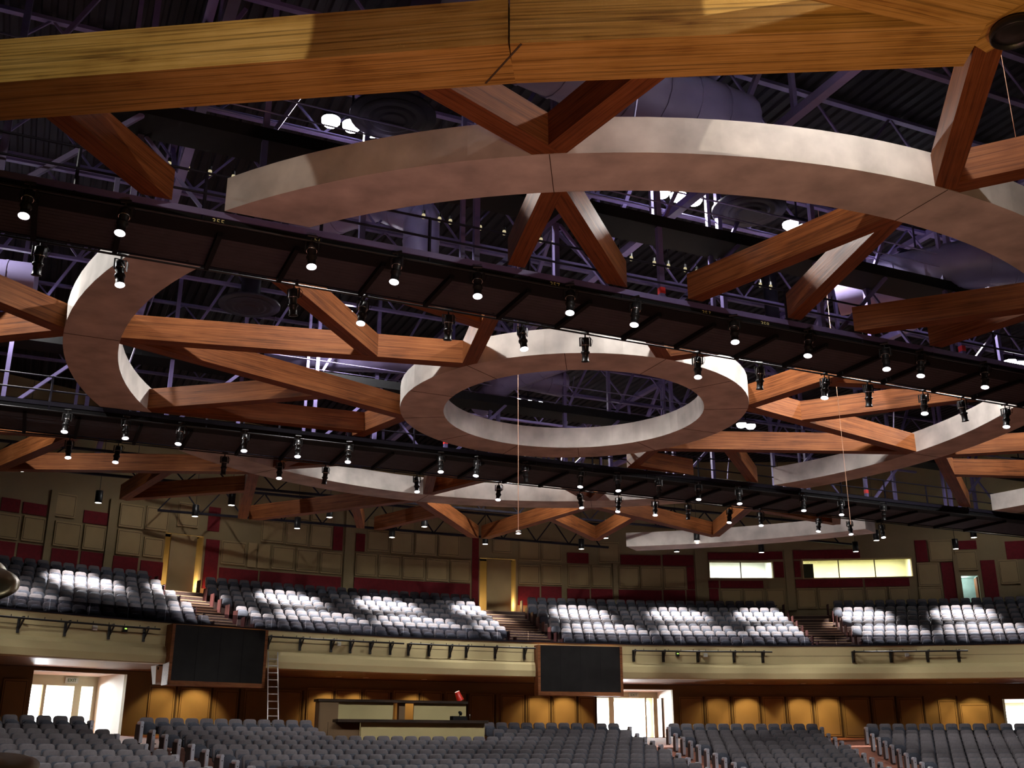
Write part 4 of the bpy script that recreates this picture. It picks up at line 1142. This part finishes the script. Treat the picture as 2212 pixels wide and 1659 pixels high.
# black equipment with a joystick-like arm on the lower top
eq = root('equipment_case', sn(16.35, DN + .4, EYE + 1.01), TS, 'black equipment case with a tilted monitor on the lower desk top', 'equipment')
MB().box((0, 0, .08), (.62, .35, .16)).build('case_body', 'black_matt', eq)
m = MB(); m.lathe([(0.001, .0), (.09, .01), (.10, .05), (.06, .10), (0.001, .11)], 12, (.03, 0, .25), Matrix.Rotation(math.radians(55), 3, 'Y')); m.build('monitor', 'black_matt', eq)
MB().tube((.03, 0, .15), (.04, 0, .27), .02, n=8).build('monitor_arm', 'black_metal', eq)
bt = root('glass_bottle', sn(16.85, DN + .45, EYE + 1.01), 0, 'small clear bottle beside the black equipment case', 'bottle')
MB().lathe([(.05, 0), (.055, .02), (.05, .10), (.02, .16), (.018, .21)], 12).build('bottle_body', 'window_glass', bt); MB().lathe([(.02, .205), (.02, .23)], 10).build('cap', 'white_plastic', bt)

# ------------------------------------------------------------------ drum cymbals on the stage
def cymbal(x, y, z, r, tx, ty, label, stage=1.4):
    c = root('cymbal_stand', (x, y, stage), 0, label, 'cymbal', 'drum cymbals')
    h = z - stage
    rot = Matrix.Rotation(tx, 3, 'X') @ Matrix.Rotation(ty, 3, 'Y')
    m = MB(); m.lathe([(.012, .050), (.03, .048), (.06, .035), (.075, .012), (.5 * r, .004), (.85 * r, -.012), (r, -.028), (r, -.031), (.85 * r, -.016), (.5 * r, 0.0), (.07, .006), (.012, .044)], 40, (0, 0, h), rot)
    m.build('cymbal_disc', 'brass', c)
    MB().tube((0, 0, 0.02), (0, 0, h + .10), .012, n=8).build('pole', 'chrome', c)
    MB().lathe([(.013, .05), (.03, .05), (.035, .075), (.03, .10), (.013, .11)], 12, (0, 0, h)).build('felt_clutch', 'black_matt', c)
    for k in range(3):
        a = k * 2.094
        MB().bar((0, 0, .35), (.28 * math.cos(a), .28 * math.sin(a), 0.012), .02, .02).build('leg', 'chrome', c)
    return c
cymbal(-2.53, 5.0, EYE + .755, .215, .52, .22, 'lower bronze cymbal cut by the picture edge, in front of balcony seats')
cymbal(-2.70, 5.25, EYE + .85, .20, .55, .28, 'upper bronze cymbal cut by the picture edge, behind the lower one')
cymbal(-2.36, 5.0, EYE - .075, .25, .30, .0, 'bronze cymbal peeking in at the bottom corner')
# ------------------------------------------------------------------ seats
def slab(m, w, h, t, c, rx, rnd=.10, inset=.03, dish=.0):
    """rounded cushion: w wide, h tall, t thick, centred at c, tilted by rx about X (front = +Y)"""
    out = []
    k = 3
    for cx, cz, a0 in ((w / 2 - rnd, h / 2 - rnd, 0), (-w / 2 + rnd, h / 2 - rnd, 90), (-w / 2 + rnd * .7, -h / 2 + rnd * .7, 180), (w / 2 - rnd * .7, -h / 2 + rnd * .7, 270)):
        rr = rnd if a0 < 180 else rnd * .7
        for i in range(k + 1):
            a = math.radians(a0 + 90 * i / k)
            out.append((cx + rr * math.cos(a), cz + rr * math.sin(a)))
    n = len(out); vs = []
    ca, sa = math.cos(rx), math.sin(rx)
    for y, f in ((-t / 2, .92), (-t / 4, 1.0), (t / 4, 1.0), (t / 2, 1 - inset * 3)):
        for x, z in out:
            X, Y, Z = x * f, y, z * f
            vs.append((c[0] + X, c[1] + Y * ca - Z * sa, c[2] + Y * sa + Z * ca))
    fs = [tuple(range(n))[::-1], tuple(range(3 * n, 4 * n))]
    for l in range(3): fs += [(l * n + i, l * n + (i + 1) % n, (l + 1) * n + (i + 1) % n, (l + 1) * n + i) for i in range(n)]
    m.add(vs, fs, True)
    return m
def seat_parts():
    back = slab(MB(), .50, .56, .10, (0, -.10, .62), .20, .11)
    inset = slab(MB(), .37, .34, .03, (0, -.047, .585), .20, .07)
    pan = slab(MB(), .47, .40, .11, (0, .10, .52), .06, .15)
    arm = MB().box((-.285, .04, .60), (.055, .40, .035)).box((-.285, -.04, .30), (.045, .10, .60)).box((-.285, -.02, .015), (.07, .26, .03))
    return back, inset, pan, arm
SP = seat_parts()
def seat_proto(name, loc, rz, label, grp):
    r = root(name, loc, rz, label, 'chair', grp)
    b, i, p, a = seat_parts()
    bo = b.build('backrest', 'seat_fabric', r)
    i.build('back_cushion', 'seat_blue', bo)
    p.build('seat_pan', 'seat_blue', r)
    a.build('armrest', 'seat_shell', r)
    return r
def add_stuff(m, loc, rz):
    ca, sa = math.cos(rz), math.sin(rz)
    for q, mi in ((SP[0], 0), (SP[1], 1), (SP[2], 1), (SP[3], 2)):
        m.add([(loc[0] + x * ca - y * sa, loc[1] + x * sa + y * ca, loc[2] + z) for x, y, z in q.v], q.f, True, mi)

# balcony
BB = [(128.15, 143.0, -1, 'above first exit doorway'), (108.75, 125.75, 1, 'between the two screens'),
      (88.2, 105.55, 1, 'below small booth window'), (72.5, 85.35, 1, 'below long booth window')]
seats = []
for bi, (ta, tb, cnt, bn) in enumerate(BB):
    for i in range(8):
        R = BR[i]
        d = math.degrees(.57 / R)
        e = .12
        st = (i % 2) * .5
        n = int((tb - ta - e) / d - st)
        for j in range(n):
            t = (ta + d * (.5 + j + st) + e / 2) if bi == 0 else (tb - d * (.5 + j + st) - e / 2)
            if t < 73.3 or t > 141.6: continue
            seats.append((i, bi, j, t, R, bn))
# the ones that show largest: front rows first
seats.sort(key=lambda q: (q[0], q[1], q[2]))
front = [q for q in seats if q[0] < 4]
NB = 300
keep = seats[:NB]; rest = seats[NB:]
pr = None
ROWN = ['front row', 'second row', 'third row', 'fourth row', 'fifth row', 'sixth row', 'seventh row', 'back row']
for (i, bi, j, t, R, bn) in keep:
    loc = pol(R, t, BFZ[i]); rz = math.radians(t + 90)
    lab = 'grey chair, %s of balcony block %s, %s from aisle' % (ROWN[i], bn, nth(j + 1))
    if pr is None: pr = seat_proto('balcony_chair', loc, rz, lab, 'balcony seats')
    else: dup(pr, loc, rz, lab)
m = MB()
for (i, bi, j, t, R, bn) in rest: add_stuff(m, pol(R, t, BFZ[i]), math.radians(t + 90))
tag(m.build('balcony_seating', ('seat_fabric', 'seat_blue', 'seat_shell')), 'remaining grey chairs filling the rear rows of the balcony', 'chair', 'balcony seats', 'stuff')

# main floor
FB = [(137.2, 150.5, 0, 'before first exit doorway'), (103.2, 134.3, 1, 'before control desk'),
      (90.1, 100.35, 1, 'below orange lit panels'), (70.5, 87.0, 1, 'before last doorway')]
fs = []
for bi, (ta, tb, c, bn) in enumerate(FB):
    for i in range(14):
        R = 38.35 - .93 * i
        d = math.degrees(.57 / R)
        st = (i % 2) * .5
        n = int((tb - ta) / d - st)
        tA, tB = ta, tb
        for j in range(n):
            t = (tA + d * (.5 + j + st)) if bi == 0 else (tB - d * (.5 + j + st))
            x, y, _ = pol(R, t)
            s = x * SV[0] + y * SV[1]; nn = x * NV[0] + y * NV[1]
            if 10.5 < s < 17.9 and nn > 40.6: continue
            # keep what the frame can show
            zt = floor_z(R) + .9 - EYE
            dd = y * math.cos(.3286) + zt * math.sin(.3286)
            px = 1106 + 2300 * x / dd
            py = 829.5 - 2300 * (-y * math.sin(.3286) + zt * math.cos(.3286)) / dd
            if px < -60 or px > 2290 or py > 1690: continue
            fs.append((-i, bi, j, t, R, bn))
fs.sort(key=lambda q: (q[0], q[1], q[2]))
NF = 300
pr = None
FROW = ['back row'] + [nth(k) + ' last row' for k in range(2, 16)]
m = MB()
for k, (ni, bi, j, t, R, bn) in enumerate(fs):
    z = floor_z(R) + (.13 if ni == 0 else 0)
    loc = pol(R, t, z); rz = math.radians(t + 90)
    if k < NF:
        lab = 'grey chair, %s of floor block %s, %s from aisle' % (FROW[-ni], bn, nth(j + 1))
        if pr is None: pr = seat_proto('floor_chair', loc, rz, lab, 'main floor seats')
        else: dup(pr, loc, rz, lab)
    else: add_stuff(m, loc, rz)
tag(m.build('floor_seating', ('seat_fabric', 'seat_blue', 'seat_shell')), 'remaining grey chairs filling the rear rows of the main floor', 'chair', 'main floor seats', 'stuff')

# aisle end panels
def end_proto(nm, mat, label, grp, loc, rz, cap=True):
    r = root(nm, loc, rz, label, 'seat end panel', grp)
    MB().add([(-.025, -.20, 0), (.025, -.20, 0), (.025, .22, 0), (-.025, .22, 0), (-.025, -.16, .66), (.025, -.16, .66), (.025, .26, .66), (-.025, .26, .66)],
             [(3, 2, 1, 0), (4, 5, 6, 7), (0, 1, 5, 4), (1, 2, 6, 5), (2, 3, 7, 6), (3, 0, 4, 7)]).build('side_board', mat, r)
    if cap:
        MB().box((0, .25, .36), (.11, .06, .64)).tube((0, .0, .70), (0, .29, .70), .062, n=10).build('cap', 'cap_metal', r)
        MB().tube((0, .27, .57), (0, .282, .57), .018, n=8).build('aisle_light', 'black_metal', r)
    return r
e0 = None
AN = ['aisle of first exit doorway', 'aisle beside ladder', 'second doorway aisle desk side', 'second doorway aisle panel side', 'last aisle, panel side', 'last aisle, doorway side']
for ai, t in enumerate((137.2, 134.3, 103.2, 100.35, 90.1, 87.0)):
    for i in range(12):
        R = 38.35 - .93 * i
        if ai == 0 and False: continue
        zt = floor_z(R)
        loc = pol(R, t + math.degrees((.06 if ai in (1, 3, 5) else -.06) / R), zt + (.13 if i == 0 else 0)); rz = math.radians(t + 90)
        lab = 'metal capped row end, %s, %s' % (AN[ai], FROW[i])
        if e0 is None: e0 = end_proto('row_end_panel', 'end_panel_black', lab, 'row ends on the main floor', loc, rz)
        else: dup(e0, loc, rz, lab)
e1 = None
BN = ['first balcony stair, doorway side', 'first balcony stair, ladder side', 'second balcony stair, ladder side', 'second balcony stair, booth side', 'third balcony stair, small booth side', 'third balcony stair, long booth side']
for ai, t in enumerate((128.15, 125.75, 108.75, 105.55, 88.2, 85.35)):
    for i in range(8):
        R = BR[i]
        loc = pol(R, t, BFZ[i]); rz = math.radians(t + 90)
        lab = 'dark red row end beside %s, %s' % (BN[ai], ROWN[i])
        if e1 is None: e1 = end_proto('balcony_row_end', 'end_panel_red', lab, 'row ends on the balcony', loc, rz, False)
        else: dup(e1, loc, rz, lab)

# stairs in the balcony aisles
for (t0, t1, nm) in ((125.85, 128.05, 'beside the first screen'), (105.65, 108.65, 'above the second screen'), (85.45, 88.1, 'between the two booth windows')):
    r = root('aisle_stair', pol(46, (t0 + t1) / 2, BFZ[4]), 0, 'steep balcony aisle stair with pale step edges ' + nm, 'stairs', 'balcony aisle stairs', 'thing')
    o0 = Vector(r.location)
    st = MB()
    for i in range(7):
        R = BR[i] + .45
        z = BFZ[i]; rise = (BFZ[i + 1] - z) / 2
        st.arcprism([(R - .48, z), (R, z), (R, z + rise), (R - .48, z + rise)], t0, t1, 1.0)
    st.v = [tuple(Vector(p) - o0) for p in st.v]
    st.build('steps', 'carpet_dark', r)
    for i in range(8):
        R = BR[i] + .45
        zz = [(R - .48, BFZ[i] + (BFZ[min(i + 1, 7)] - BFZ[i]) / 2)]
        if i < 7: zz.append((R, BFZ[i + 1]))
        for (q, z) in zz:
            n = MB(); n.arcprism([(q - .008, z - .03), (q + .035, z - .03), (q + .035, z + .006), (q - .008, z + .006)], t0 + .03, t1 - .03, 1.0)
            n.v = [tuple(Vector(p) - o0) for p in n.v]
            n.build('nosing', 'nosing', r)
